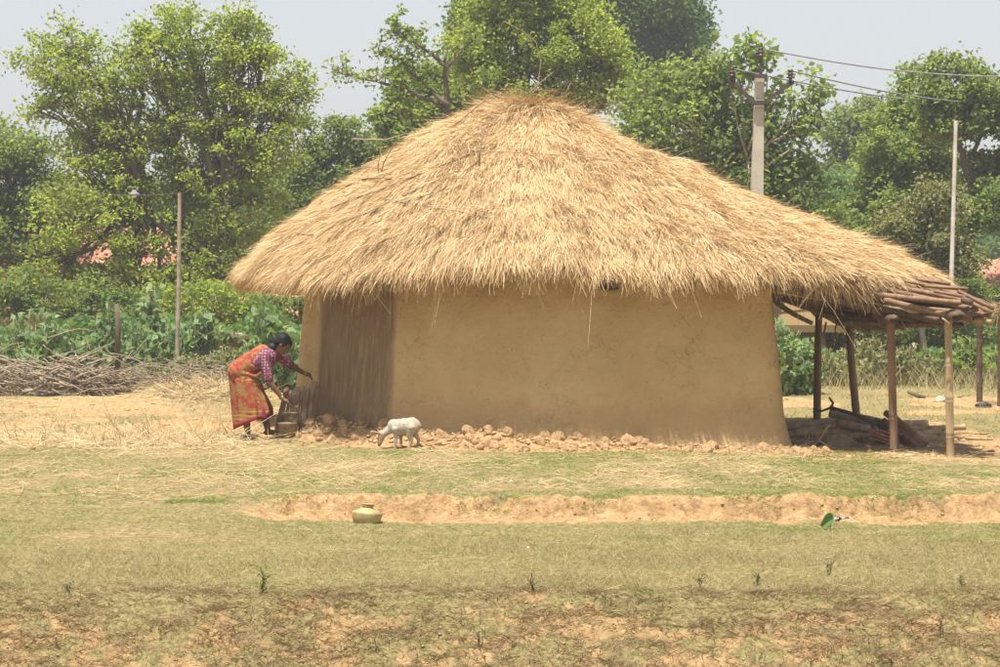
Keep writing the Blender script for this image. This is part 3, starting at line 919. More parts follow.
def build_walls():
    # plan corners (foot), anticlockwise seen from above starting front right
    A = np.array([3.03, 24.6]); B = np.array([-1.22, 25.62]); C_ = np.array([-2.12, 26.62]); D_ = np.array([-2.36, 26.72])
    E = np.array([-2.5, 30.6]); F_ = np.array([3.5, 30.4])
    loop = [A, B, C_, D_, E, F_]
    step = .045
    pts = []; streak = []; nrm = []
    tot = []
    segs = []
    for i in range(6):
        a, b = loop[i], loop[(i + 1) % 6]
        n = max(2, int(round(np.linalg.norm(b - a) / step)))
        for k in range(n):
            t = k / n
            segs.append((i, t, a + (b - a) * t))
    xy = np.array([s[2] for s in segs])
    # round the corners by smoothing the loop
    sm = xy.copy()
    fix = np.array([0 if s[0] in (2,) else 1 for s in segs])[:, None]
    for _ in range(7):
        sm = .5 * sm + .25 * (np.roll(sm, 1, 0) + np.roll(sm, -1, 0))
    tan = unit(np.roll(sm, -1, 0) - np.roll(sm, 1, 0))
    out = np.stack([-tan[:, 1], tan[:, 0]], -1)      # loop runs right-to-left at the front, outward = towards camera?
    cen = sm.mean(0)
    flip = np.sign(((sm - cen) * out).sum(1).mean())
    out = out * flip
    arc = np.concatenate([[0], np.cumsum(np.linalg.norm(np.diff(sm, axis=0), axis=1))])
    zs = np.linspace(-.15, 2.15, 52)
    nseg = len(sm); nz = len(zs)
    V = np.zeros((nz, nseg, 3)); S = np.zeros((nz, nseg))
    seg_i = np.array([s[0] for s in segs]); seg_t = np.array([s[1] for s in segs])
    for j, z in enumerate(zs):
        bat = .19 * (1 - np.clip(z, 0, 2) / 2) - .07 + .07 * math.exp(-max(z, 0) / .14)          # battered, flared foot
        dz = .045 * (fbm(arc * 1.1, np.full(nseg, z * 1.1), 601, 3) - .5) + .022 * (fbm(arc * 5, np.full(nseg, z * 5), 607, 3) - .5)
        p = sm + out * (bat + dz)[:, None]
        V[j, :, :2] = p; V[j, :, 2] = z
        # dark unplastered facet between corner B and C with an uneven border
        wob = .05 * (fbm(np.full(nseg, z * 3.0), np.zeros(nseg), 620, 3) - .5)
        a0 = arc[np.argmax(seg_i == 1)] + wob * 1.2; a1 = arc[np.argmax(seg_i == 2)] + wob
        S[j] = ss(-.03, .03, arc - a0) * ss(.02, -.02, arc - a1)
    # window opening in the front wall
    w0 = arc[np.argmin(np.abs((500 + sm[:, 0] * F / sm[:, 1]) - 618) + (sm[:, 1] > 27) * 1e3)]
    w1 = arc[np.argmin(np.abs((500 + sm[:, 0] * F / sm[:, 1]) - 598) + (sm[:, 1] > 27) * 1e3)]
    Q = []
    win = []
    for j in range(nz - 1):
        for i in range(nseg):
            i2 = (i + 1) % nseg
            inside = (w0 <= arc[i] < w1) and (1.72 < zs[j] and zs[j + 1] < 2.02)
            if inside:
                win.append((j, i)); continue
            Q.append((j * nseg + i, j * nseg + i2, (j + 1) * nseg + i2, (j + 1) * nseg + i))
    V = V.reshape(-1, 3)
    me = big('mud_wall', V - np.array(hut_o), np.array(Q), {'streak': S.ravel()})
    o = link('mud_wall', me, M['wall'], hut)
    so = o.modifiers.new('solid', 'SOLIDIFY'); so.thickness = .22; so.offset = 1 if flip > 0 else -1
    # window: bars in the opening
    js = [w[0] for w in win]; is_ = [w[1] for w in win]
    pa = Vector(V[min(js) * nseg + min(is_)]); pb = Vector(V[(max(js) + 1) * nseg + max(is_) + 1])
    t = Vector((pb.x - pa.x, pb.y - pa.y, 0)); z0, z1 = pa.z, pb.z; nn = Vector((-t.y, t.x, 0)).normalized()
    if nn.y < 0: nn = -nn
    wf = MB(hut_o)
    for q in (pa, Vector((pb.x, pb.y, z0))):
        wf.tube([q + nn * .06 + Vector((0, 0, 0.0)), Vector((q.x, q.y, z1)) + nn * .06], .012, 6)
    wf.tube([pa + nn * .06, pa + t + nn * .06], .012, 6)
    wfo = wf.build('window', M['redwood'], hut)
    bars = MB(hut_o)
    for k in range(1, 5):
        b = pa + t * k / 5 + nn * .05
        bars = MB(hut_o); bars.tube([b, b + Vector((0, 0, z1 - z0))], .010, 6)
        bars.build('bar', M['redwood'], wfo)
    bk = MB(hut_o)      # added dark panel, its colour stands in for the shaded interior
    c = pa + t * .5 + nn * .2; c.z = (z0 + z1) / 2
    bk.box(c, (abs(t.length) + .1, .02, z1 - z0 + .1), rot=Matrix.Rotation(math.atan2(t.y, t.x), 3, 'Z'))
    bk.build('interior_shade_panel', M['darkdoor'], wfo, smooth=False)


build_walls()

# ---- thatch
APEX = np.array(P(534, 99, 27.6))
EC = [  # eave control points: px, py, D, exponent, corner rounding
    (248, 258, 28.3, 1.28), (268, 262, 26.6, 1.27), (326, 268, 25.2, 1.22), (420, 257, 24.95, 1.12), (550, 254, 24.6, 1.06), (680, 258, 24.3, .98),
    (785, 258, 24.05, .88), (868, 264, 24.0, .80), (922, 270, 25.2, .78), (930, 268, 27.6, .78)]
ecp = [list(P(a, b, c)) + [d] for a, b, c, d in EC] + [[4.5, 30.6, 1.85, .84], [.3, 31.4, 1.85, 1.05], [-3.4, 31.0, 1.9, 1.4]]


def thatch():
    NS = 720; NT = 110
    E = catmull([np.array(q) for q in ecp], NS)

    def drop(t, p):
        e = .165
        b = (np.sqrt(t * t + e * e) - e) / (math.sqrt(1 + e * e) - e)
        return b ** p

    def lump(s, t):
        a = s * 2 * math.pi
        u = np.cos(a) * 6 * (.3 + t); w = np.sin(a) * 6 * (.3 + t)
        return .20 * (fbm(u, w, 701, 3) - .5) + .10 * (fbm(u * 4, w * 4, 705, 3) - .5)

    def surf(s, t):
        """s,t in [0,1] -> point"""
        s = np.asarray(s) % 1.0; f = s * NS; i = np.floor(f).astype(int) % NS; k = (i + 1) % NS; w = (f - np.floor(f))[:, None]
        e = E[i] * (1 - w) + E[k] * w
        p = np.zeros((len(s), 3))
        p[:, :2] = APEX[:2] + (e[:, :2] - APEX[:2]) * t[:, None]
        p[:, 2] = APEX[2] - (APEX[2] - e[:, 2]) * drop(t, e[:, 3]) + lump(s, t) * ss(0, .15, t)
        # overlapping courses of straw
        cr = (t * 6.3 + .7 * fbm(np.cos(s * 6.283) * 4, np.sin(s * 6.283) * 4, 711, 2)) % 1.0
        p[:, 2] += .035 * cr * ss(.15, .3, t)
        # little bun at the top
        p[:, 2] -= .10 - .05 * t
        p[:, 2] += .03 * np.exp(-((t - .12) / .05) ** 2) * (.4 + fbm(s * 9, t * 0, 713, 2))
        # rounded edge: last bit rolls over
        p[:, 2] -= .05 * ss(.93, 1.0, t)
        return p
    # shell: top, rim, underside
    ts = np.concatenate([np.linspace(0.0, 1.0, NT)])
    s_ = np.arange(NS) / NS
    rows = [surf(s_, np.full(NS, t)) for t in ts]
    ed = rows[-1]
    ctr = APEX.copy()
    inw = unit(ctr[None, :2] - ed[:, :2])
    r1 = ed.copy(); r1[:, 2] -= .06; r1[:, :2] -= inw * -.02
    r2 = ed.copy(); r2[:, 2] -= .12; r2[:, :2] += inw * .10
    rows += [r1, r2]
    for q in (.9, .75, .5, .25, .02):
        g = surf(s_, np.full(NS, q)); g[:, 2] -= .20; rows.append(g)
    V = np.concatenate(rows); nr = len(rows)
    i0 = (np.arange(nr - 1)[:, None] * NS + np.arange(NS)[None]); i1 = (np.arange(nr - 1)[:, None] * NS + (np.arange(NS)[None] + 1) % NS)
    Q = np.stack([i0, i0 + NS, i1 + NS, i1], -1).reshape(-1, 4)
    parts = [(V, Q, np.full(len(V), .22))]
    # ---- strands on the surface; more on the side that is seen
    def frame(s, t, ds=.002, dt=.01):
        p = surf(s, t)
        dn = unit(surf(s, np.minimum(t + dt, 1.0)) - surf(s, t - dt))
        si = unit(surf(s + ds, t) - surf(s - ds, t))
        n = unit(np.cross(si, dn)); n *= np.sign(n[:, 2:3] + 1e-9)
        return p, dn, si, n
    def lay(n, srange, tr=(0.02, 1.0), ln=(.08, .26), lift=.15, jit=.42, wd=.0056):
        s = RS.uniform(*srange, n) % 1.0; t = np.sqrt(RS.uniform(tr[0] ** 2, tr[1] ** 2, n))
        p, dn, si, nn = frame(s, t)
        a = s * 6.283
        sw = (fbm(np.cos(a) * 9 * (.3 + t), np.sin(a) * 9 * (.3 + t), 721, 3) - .5) * 1.5 + RS.normal(size=n) * jit
        sw2 = (fbm(np.cos(a) * 26 * (.3 + t), np.sin(a) * 26 * (.3 + t), 731, 2) - .5) * .9
        d = unit(dn + si * (sw * .55 + sw2 * .5)[:, None] + nn * (RS.normal(size=n) * lift * .6 + lift * .55)[:, None])
        l = RS.uniform(ln[0], ln[1], n)
        base = p + nn * (.0 + RS.uniform(-.02, .03, n))[:, None]
        bend = RS.normal(size=(n, 3)) * .10; bend[:, 2] -= .16
        side = unit(nn + RS.normal(size=(n, 3)) * .45)
        tone = np.clip(RS.beta(2.2, 2.0, n) + (fbm(np.cos(a) * 7 * (.3 + t), np.sin(a) * 7 * (.3 + t), 741, 3) - .5) * .5, 0, 1)
        return strands(base, d, l, wd * RS.uniform(.6, 1.4, n), side, bend, tone, tip=.35)
    # s of the visible half: from L-back (0) through the front to the right back corner
    parts.append(lay(138000, (-.03, .70)))
    parts.append(lay(26000, (.02, .66), tr=(.75, 1.0), ln=(.18, .40), lift=.22))
    parts.append(lay(14000, (.0, .72), tr=(.02, 1.0), ln=(.10, .30), lift=.55, jit=.75, wd=.0055))
    parts.append(lay(9000, (.70, 1.0)))
    # top bun: tangled, sweeps to the right over the front
    parts.append(lay(4200, (0, 1), tr=(.0, .16), ln=(.18, .42), lift=.35, jit=.9))
    # ---- hanging fringe round the eave, clumped
    def fringe(n, srange, ln, out=.25, wd=.0085):
        s = RS.uniform(*srange, n) % 1.0; t = RS.uniform(.93, 1.0, n)
        p, dn, si, nn = frame(s, t)
        o2 = unit(p[:, :2] - APEX[None, :2])
        cl = fbm(s * 260, s * 0, 751, 2); cl2 = fbm(s * 60, s * 0, 757, 2)
        sway = (cl - .5) * 1.5 + RS.normal(size=n) * .32
        d = np.zeros((n, 3)); d[:, :2] = o2 * (out + RS.normal(size=n) * .22)[:, None]; d[:, 2] = -1
        d = unit(d + si * sway[:, None] * .8)
        l = RS.uniform(ln[0], ln[1], n) * (.45 + 1.1 * ss(.25, .8, .5 * cl + .5 * cl2))
        base = p.copy(); base[:, 2] -= RS.uniform(.0, .09, n)
        bend = RS.normal(size=(n, 3)) * .14
        side = unit(np.concatenate([-o2, np.zeros((n, 1))], 1) + RS.normal(size=(n, 3)) * .5)
        return strands(base, d, l, wd * RS.uniform(.6, 1.4, n), side, bend, RS.beta(2, 2, n), tip=.35)
    parts.append(fringe(17000, (-.02, .70), (.07, .25), .20, .0066))
    parts.append(fringe(420, (.10, .62), (.25, .42), .12))
    # a few long single stalks hanging in front of the wall
    parts.append(fringe(34, (.14, .52), (.40, .72), .1, .007))
    # shaggier droop at the right corner
    parts.append(fringe(900, (.50, .56), (.18, .42), .3))
    V, Q, a = cat(parts)
    o = link('thatch_roof', big('thatch_roof', V - np.array(hut_o), Q, {'v': a}), M['straw'], hut)
    return surf, E


surf, EAVE = thatch()


def on_roof(px, py, lift=.03):
    """nearest roof surface point that shows at this pixel (front side)"""
    s = np.repeat(np.linspace(0, .66, 300), 160); t = np.tile(np.linspace(.02, 1, 160), 300)
    p = surf(s, t)
    u = 500 + p[:, 0] * F / p[:, 1]; v = HZ - (p[:, 2] - CZ) * F / p[:, 1]
    k = np.argmin((u - px) ** 2 + (v - py) ** 2 + (p[:, 1] - 24) * .5)
    return Vector(p[k]) + Vector((0, -.6, .8)) * lift


def roof_line(name, pts, r, mat, sub=6, lift=.03):
    m = MB(hut_o); out = []
    for a, b in zip(pts[:-1], pts[1:]):
        for k in range(sub):
            out.append(on_roof(a[0] + (b[0] - a[0]) * k / sub, a[1] + (b[1] - a[1]) * k / sub, lift))
    out.append(on_roof(*pts[-1], lift))
    # smooth
    for _ in range(2):
        out = [out[0]] + [(out[i - 1] + out[i] * 2 + out[i + 1]) / 4 for i in range(1, len(out) - 1)] + [out[-1]]
    m.tube(out, r, 5); return m.build(name, mat, hut)


# binding ropes and sticks laid over the thatch
roof_line('binding_rope', [(470, 153), (560, 158), (640, 166), (720, 172)], .007, M['bamboo'], 7, .045)
roof_line('binding_rope', [(268, 240), (330, 212), (400, 185), (470, 158)], .007, M['bark'], 7, .045)
roof_line('binding_rope', [(262, 262), (320, 236), (380, 210), (440, 182)], .006, M['bark'], 7, .045)
roof_line('binding_rope', [(300, 246), (350, 222), (420, 200), (445, 192)], .006, M['bark'], 7, .04)
roof_line('roof_stick', [(338, 195), (362, 182), (392, 183)], .010, M['bark'], 4, .06)
roof_line('roof_stick', [(385, 203), (420, 208), (455, 214), (490, 222)], .007, M['palebark'], 4, .05)
roof_line('roof_stick', [(283, 234), (300, 238), (315, 240)], .008, M['bark'], 4, .06)


def air_stick(name, pix, D, r, mat, parent=hut, o=hut_o, n=5):
    m = MB(o); m.tube([P(a, b, D + (q[0] if q else 0)) for a, b, *q in pix], [r * (1 - .6 * i / (len(pix) - 1)) for i in range(len(pix))], n)
    return m.build(name, mat, parent)


air_stick('roof_stick', [(479, 166), (480, 150), (482, 136), (480, 128)], 26.0, .014, M['palebark'])
air_stick('roof_stick', [(448, 131), (470, 112), (486, 99), (503, 93)], 27.2, .013, M['palebark'])
air_stick('roof_stick', [(341, 207), (360, 200), (379, 180), (384, 162), (396, 141)], 27.0, .011, M['bark'])
air_stick('roof_stick', [(380, 190), (378, 165), (382, 148)], 27.0, .008, M['bark'])
air_stick('roof_stick', [(345, 170), (380, 166), (420, 148)], 27.4, .009, M['palebark'])
air_stick('roof_stick', [(352, 139), (385, 140), (405, 134), (440, 131)], 28.0, .010, M['palebark'])
air_stick('roof_stick', [(531, 97), (538, 82), (541, 62), (536, 42), (524, 32), (504, 21)], 27.5, .007, M['bamboo'])
air_stick('roof_stick', [(524, 97), (540, 83), (553, 72)], 27.5, .007, M['bamboo'])
air_stick('roof_stick', [(564, 100), (567, 90), (571, 82)], 27.5, .006, M['bamboo'])
air_stick('roof_stick', [(590, 120), (586, 108), (583, 104)], 27.5, .008, M['bamboo'])
for k in range(26):
    a = random.uniform(490, 615); b = 96 + abs(a - 532) * .16 + (8 if a < 500 else 0)
    air_stick('roof_straw', [(a, b + 6), (a + random.uniform(-14, 14), b - random.uniform(2, 9)), (a + random.uniform(-26, 26), b - random.uniform(3, 15))], 27.5, .0055, M['straw'], n=4)

# ---- lean-to
def lt_z(x, y):
    return 1.87 - .10 * (x - 3.0) - .16 * max(0, x - 4.6) / .5 - .052 * (y - 23.5)


posts = [((817, 423, 29.6), (819, 310), 'brownpost', .052), ((858, 424, 29.0), (848, 318), 'brownpost', .052),
         ((894.5, 452, 24.15), (891, 322), 'brownpost', .046), ((950.5, 459, 23.3), (948, 320), 'bamboo', .043)]
ptop = []
for (bx, by, D), (tx, ty), mt, r in posts:
    b = G(bx, D, -.06); t = P(tx, ty, D)
    m = MB(hut_o); m.bamboo(b, t, r, 12, .30, .006, .88)
    m.build('veranda_post', M[mt], hut); ptop.append(t)
# eave beams over the posts
for a, b, r, mt in ((ptop[2] + Vector((-.05, -.5, .03)), ptop[0] + Vector((0, .4, .04)), .05, 'oldbamboo'),
                    (ptop[3] + Vector((.02, -.35, .04)), ptop[1] + Vector((.1, .4, .04)), .052, 'oldbamboo'),
                    (P(838, 322, 25.0), P(962, 325, 23.5), .035, 'oldbamboo'),
                    (P(905, 322, 24.4), P(985, 318, 23.6), .038, 'bamboo')):
    m = MB(hut_o); m.bamboo(a, b, r, 10, .35, .01); m.build('beam', M[mt], hut)
# fan of bamboo rafters from the hut's corner down to the outer edge
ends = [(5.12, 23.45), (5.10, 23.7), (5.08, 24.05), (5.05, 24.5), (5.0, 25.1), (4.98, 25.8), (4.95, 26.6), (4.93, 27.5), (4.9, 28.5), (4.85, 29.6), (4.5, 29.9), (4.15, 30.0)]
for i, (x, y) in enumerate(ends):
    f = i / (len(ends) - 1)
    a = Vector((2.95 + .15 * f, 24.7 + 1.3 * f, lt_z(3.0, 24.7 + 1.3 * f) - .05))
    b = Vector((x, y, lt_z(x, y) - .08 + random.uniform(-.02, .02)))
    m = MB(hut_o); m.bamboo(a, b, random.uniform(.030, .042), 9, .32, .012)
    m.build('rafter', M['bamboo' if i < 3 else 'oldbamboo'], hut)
# split-bamboo decking above the rafters, closely laid
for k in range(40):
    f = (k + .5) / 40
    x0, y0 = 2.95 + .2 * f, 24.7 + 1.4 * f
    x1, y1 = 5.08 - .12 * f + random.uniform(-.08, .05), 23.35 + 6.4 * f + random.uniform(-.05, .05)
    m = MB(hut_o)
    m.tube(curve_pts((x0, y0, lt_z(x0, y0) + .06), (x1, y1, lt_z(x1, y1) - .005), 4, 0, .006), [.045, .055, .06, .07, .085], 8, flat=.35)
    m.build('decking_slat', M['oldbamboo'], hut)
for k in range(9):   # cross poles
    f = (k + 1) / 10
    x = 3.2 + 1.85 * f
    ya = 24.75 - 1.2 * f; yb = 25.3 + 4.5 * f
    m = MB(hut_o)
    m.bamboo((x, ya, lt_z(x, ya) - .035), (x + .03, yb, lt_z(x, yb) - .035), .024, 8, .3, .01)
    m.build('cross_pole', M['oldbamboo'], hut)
# near edge: bundle of poles and tiles sloping down to the right
for (a, b, r, mt) in (((790, 284, 24.5), (962, 303, 23.5), .034, 'brownpost'), ((862, 284, 24.4), (985, 312, 23.3), .032, 'brownpost'),
                      ((840, 294, 24.5), (972, 320, 23.4), .036, 'brownpost'), ((885, 300, 23.9), (966, 319, 23.1), .030, 'brownpost'), ((850, 300, 24.4), (975, 314, 23.3), .030, 'brownpost'), ((870, 306, 24.4), (955, 324, 23.4), .032, 'oldbamboo'), ((830, 299, 24.8), (940, 322, 23.7), .034, 'oldbamboo'), ((905, 293, 24.2), (990, 316, 23.2), .028, 'brownpost'), ((900, 288, 24.2), (975, 303, 23.4), .030, 'brownpost'),
                      ((773, 287, 24.6), (905, 314, 23.9), .040, 'oldbamboo'), ((800, 290, 24.7), (925, 323, 24.0), .036, 'oldbamboo')):
    m = MB(hut_o); m.bamboo(P(*a), P(*b), r, 10, .3, .012); m.build('edge_pole', M[mt], hut)
for (a, b, w, D) in (((905, 281), (938, 287), .10, 23.5), ((925, 286), (968, 289), .11, 23.4), ((934, 291), (966, 297), .10, 23.2), ((958, 291), (994, 309), .11, 23.2),
                     ((962, 298), (992, 313), .09, 23.0), ((915, 279), (950, 284), .12, 24.6), ((928, 283), (962, 291), .12, 25.0), ((940, 289), (985, 302), .12, 24.0), ((950, 290), (990, 306), .12, 24.8), ((945, 291), (984, 306), .13, 25.8), ((950, 293), (980, 308), .13, 27.0)):
    p, q = P(a[0], a[1], D), P(b[0], b[1], D - .1)
    m = MB(hut_o)
    m.tube([p, p.lerp(q, .5), q], [w * .72, w * .8, w * .74], 10, flat=.25)
    m.build('roof_board', M['redwood' if random.random() < .4 else 'brownpost'], hut)
for (a, b, D) in (((956, 316), (978, 308), 23.2), ((955, 312), (972, 317), 23.0), ((962, 299), (972, 303), 22.95)):
    m = MB(hut_o); m.tube([P(*a, D), P(*b, D - .05)], .034, 10); m.build('log_end', M['oldbamboo'], hut)
# bindings and hanging strips under the lean-to
for pix, D, r, mt in ((((826, 322), (824, 334), (830, 342), (828, 352)), 29, .014, 'orangecloth'), (((838, 318), (835, 330), (838, 340)), 28.6, .014, 'orangecloth'),
                      (((900, 318), (906, 330), (903, 336)), 24, .012, 'redwood'), (((886, 316), (893, 324), (886, 330)), 24, .012, 'redwood'),
                      (((942, 318), (950, 324), (958, 316)), 23.1, .010, 'bamboo'), (((946, 330), (952, 318), (956, 310)), 23.1, .008, 'bamboo')):
    air_stick('binding_strip', pix, D, r, M[mt])
for (a, b, D) in ((832, 318, 29), (842, 321, 28.8), (853, 322, 28.6), (862, 324, 28.4)):
    m = MB(hut_o); m.ball(P(a, b, D), (.05, .05, .04), 10, 6); m.build('rag', M['whitecloth'], hut)
# bracing sticks at the corner of the wall
for pix, D, r in ((((797, 296), (806, 304), (815, 316)), 28.8, .030), (((822, 303), (832, 316), (845, 330)), 28.5, .025), (((872, 300), (884, 312), (893, 326)), 24.2, .022), (((906, 300), (925, 312), (940, 326)), 24.0, .03)):
    air_stick('brace', pix, D, r, M['brownpost'])
# straw hanging past the lean-to's edge
for pix in (((876, 284), (873, 298), (868, 310)), ((905, 282), (912, 294), (914, 303)), ((874, 288), (882, 300)), ((664, 288), (676, 308), (690, 327)), ((668, 290), (662, 300)), ((352, 272), (348, 262), (338, 268), (345, 276))):
    air_stick('hanging_straw', pix, 23.75 if pix[0][0] > 500 else 24.9, .006, M['litter'])

# ================================================================== WOMAN
PD = 26.0


def W(px, py, dy=0.0):
    p = P(px, py, PD); return Vector((p.x, PD + dy, p.z))


po = W(255, 447)
pz = h1(po.x, PD) - po.z      # lift so that the feet stand on the ground
person = MB(po)
hipN, hipF = W(243, 389, -.075), W(246, 389, .08)
kneeN, kneeF = W(246, 414, -.11), W(261, 412, .11)
ankN, ankF = W(249, 442, -.10), W(267, 438, .12)
pel = W(242, 383); wai = W(253, 374); che = W(264, 366); nec = W(272, 360)
person.capsule(pel, wai, .13, .105, 18, 1.15, (0, 1, 0)); person.capsule(wai, che, .10, .125, 18, 1.2, (0, 1, 0))
person.capsule(che, W(268, 364), .12, .11, 18, 1.35, (0, 1, 0))
person.capsule(W(269, 362), W(277, 356), .055, .046)
for h_, k_, a_ in ((hipN, kneeN, ankN), (hipF, kneeF, ankF)):
    person.capsule(h_, k_, .075, .056); person.capsule(k_, k_.lerp(a_, .35), .055, .054); person.capsule(k_.lerp(a_, .35), a_, .052, .030)
    ft = a_ + Vector((.13, 0, -.035)); hl = a_ + Vector((-.025, 0, -.028))
    person.capsule(hl, a_ + Vector((.06, 0, -.022)), .030, .030); person.capsule(a_ + Vector((.05, 0, -.025)), ft, .034, .020, 12, 1.5, (0, 1, 0))
    for q in range(5):
        person.capsule(ft + Vector((-.01, -.030 + q * .015, 0)), ft + Vector((.022 - .004 * q, -.034 + q * .017, -.006)), .010, .0085, 8)
# head: skull, jaw, nose, lips, ears
hc = W(282.5, 351.5)
rot = Matrix.Rotation(R(48), 3, 'Y')     # face turned down and forward


def HP(x, y, z):
    return hc + rot @ Vector((x, y, z))


person.ball(HP(-.005, 0, .018), (.092, .074, .088), 18, 12, rot)
person.ball(HP(.030, 0, -.045), (.058, .052, .062), 16, 10, rot)
person.ball(HP(.070, 0, -.085), (.020, .022, .018), 10, 6, rot)
person.capsule(HP(.085, 0, .012), HP(.108, 0, -.026), .010, .014, 8)
person.ball(HP(.095, .011, -.030), .009, 8, 6); person.ball(HP(.095, -.011, -.030), .009, 8, 6)
person.ball(HP(.086, 0, -.050), (.013, .022, .007), 10, 6, rot); person.ball(HP(.084, 0, -.061), (.012, .019, .007), 10, 6, rot)
person.ball(HP(.076, 0, .032), (.016, .050, .014), 10, 6, rot)
for sy in (-1, 1):
    person.ball(HP(-.005, sy * .077, -.010), (.018, .010, .028), 10, 6, rot)
shN, shF = W(266.5, 364, -.165), W(277, 362, .165)
elN, elF = W(271, 388, -.20), W(290, 374, .24)
wrN, wrF = W(284, 405.5, -.16), W(302.5, 382, .36)
person.capsule(shN, elN, .050, .037); person.capsule(elN, elN.lerp(wrN, .3), .037, .036); person.capsule(elN.lerp(wrN, .3), wrN, .036, .023)
person.capsule(shF, elF, .050, .037); person.capsule(elF, elF.lerp(wrF, .3), .037, .036); person.capsule(elF.lerp(wrF, .3), wrF, .036, .023)


def hand(w, d, curl, palm_side, sc=1.0):
    """w wrist, d direction of the palm, curl: direction fingers curl to; palm_side: across the palm"""
    d = Vector(d).normalized(); c = Vector(curl).normalized(); s = Vector(palm_side).normalized()
    person.capsule(w, w + d * .045 * sc, .021, .026, 12, 1.45, s)
    kn = w + d * .070 * sc
    person.capsule(w + d * .03, kn, .022, .020, 12, 1.7, s)
    for q, ln in enumerate((.068, .076, .071, .056)):
        b = kn + s * (-.027 + .018 * q)
        m1 = b + (d * .75 + c * .65).normalized() * ln * .5
        m2 = m1 + (d * .15 + c * 1.0).normalized() * ln * .34
        m3 = m2 + (d * -.35 + c * .8).normalized() * ln * .26
        person.capsule(b, m1, .0095, .0090, 8); person.capsule(m1, m2, .0088, .0082, 8); person.capsule(m2, m3, .0080, .0070, 8)
    tb_ = w + d * .022 - s * .026
    t1 = tb_ + (d * .5 - s * .7 + c * .5).normalized() * .034; t2 = t1 + (d * .7 + c * .8).normalized() * .030
    person.capsule(tb_, t1, .013, .0105, 8); person.capsule(t1, t2, .0100, .0085, 8)


hand(wrN, (W(290, 409, -.16) - wrN), (.25, 0, -1), (0, -1, .1))
hand(wrF, (W(309.5, 384, .46) - wrF), (.3, 0, -1), (0, -1, 0))
pe = person.build('person', M['skin'], None, po + Vector((0, 0, pz)))
remesh(pe, .0075, 2)
tag(pe, 'woman in orange patterned sari and dotted blouse bending down beside the hut', 'person')
# hair with a low bun
hr = MB(po)
hr.ball(HP(-.030, 0, .034), (.098, .088, .092), 18, 12, rot)
hr.ball(HP(.010, 0, .075), (.070, .070, .035), 16, 10, rot)
hr.ball(HP(-.060, 0, -.020), (.060, .078, .060), 16, 10, rot)
hr.ball(W(272.5, 354.5) + Vector((0, -.01, 0)), (.062, .070, .052), 16, 10, Matrix.Rotation(R(30), 3, 'Y'))
for sy in (-1, 1):
    hr.ball(HP(-.015, sy * .062, .020), (.058, .024, .050), 12, 8, rot)
o = hr.build('hair', M['hair'], pe); remesh(o, .008, 2)
for sy in (-1, 1):
    e = MB(po); e.ball(HP(.080, sy * .029, .008), (.010, .013, .006), 10, 6, rot); e.build('eye', M['eyewhite'], pe)
# blouse: bodice + elbow sleeves
bl = MB(po)
bl.capsule(W(258, 371), W(267, 364.5), .120, .132, 18, 1.25, (0, 1, 0))
bl.capsule(W(266, 365), W(269, 363), .12, .10, 18, 1.5, (0, 1, 0))
for sh, el in ((shN, elN), (shF, elF)):
    bl.capsule(sh + Vector((-.01, 0, .0)), sh.lerp(el, .92), .066, .052, 16)
o = bl.build('blouse', M['blouse'], pe); remesh(o, .010, 2)


def loft(name, rings, mat, parent, o, n=72, pleat=(0, 0, 0), hemz=None, attrs=True, thick=.006):
    """rings: (back px,py, front px,py, half depth)"""
    Vs = []; hem = []; st = []
    K = len(rings)
    for i in range((K - 1) * 5 + 1):
        u = i / 5; j = min(int(u), K - 2); t = u - j
        t2 = t
        a = [rings[j][q] * (1 - t2) + rings[j + 1][q] * t2 for q in range(5)]
        b = W(a[0], a[1]); f = W(a[2], a[3]); c = (b + f) * .5; ax = (f - b) * .5
        g = u / (K - 1)
        for k in range(n):
            an = 2 * math.pi * k / n
            pl = 1 + pleat[0] * g * (math.sin(an * pleat[1] + 1.5 * g) * .6 + .4 * math.sin(an * pleat[2] + 2 + g * 3))
            p = c + ax * math.cos(an) * pl + Vector((0, 1, 0)) * math.sin(an) * a[4] * pl
            Vs.append(p - o); hem.append(1.0 if g > .955 else 0.0); st.append(1.0 if .80 < g else (1.0 if .0 < g < .3 else 0))
    V = np.array([list(v) for v in Vs]); m = (K - 1) * 5 + 1
    i0 = np.arange(m - 1)[:, None] * n + np.arange(n)[None]; i1 = np.arange(m - 1)[:, None] * n + (np.arange(n)[None] + 1) % n
    Q = np.stack([i0, i1, i1 + n, i0 + n], -1).reshape(-1, 4)
    ob = link(name, big(name, V, Q, {'hem': hem, 'stripe': st}), mat, parent)
    s = ob.modifiers.new('solid', 'SOLIDIFY'); s.thickness = thick
    return ob


loft('sari_skirt', [(237, 369, 259, 387, .13), (231, 374, 262, 391, .150), (229, 383, 264, 399, .165), (231, 400, 268, 407, .18), (233, 417, 271, 414, .19), (235, 436, 271.5, 420, .20)],
     M['sari'], pe, po, pleat=(.15, 9, 16))
loft('petticoat', [(250, 408, 268, 408, .14), (252, 420, 272, 416, .15), (254, 427, 273, 424, .155)], M['maroon'], pe, po, pleat=(.08, 9, 14))
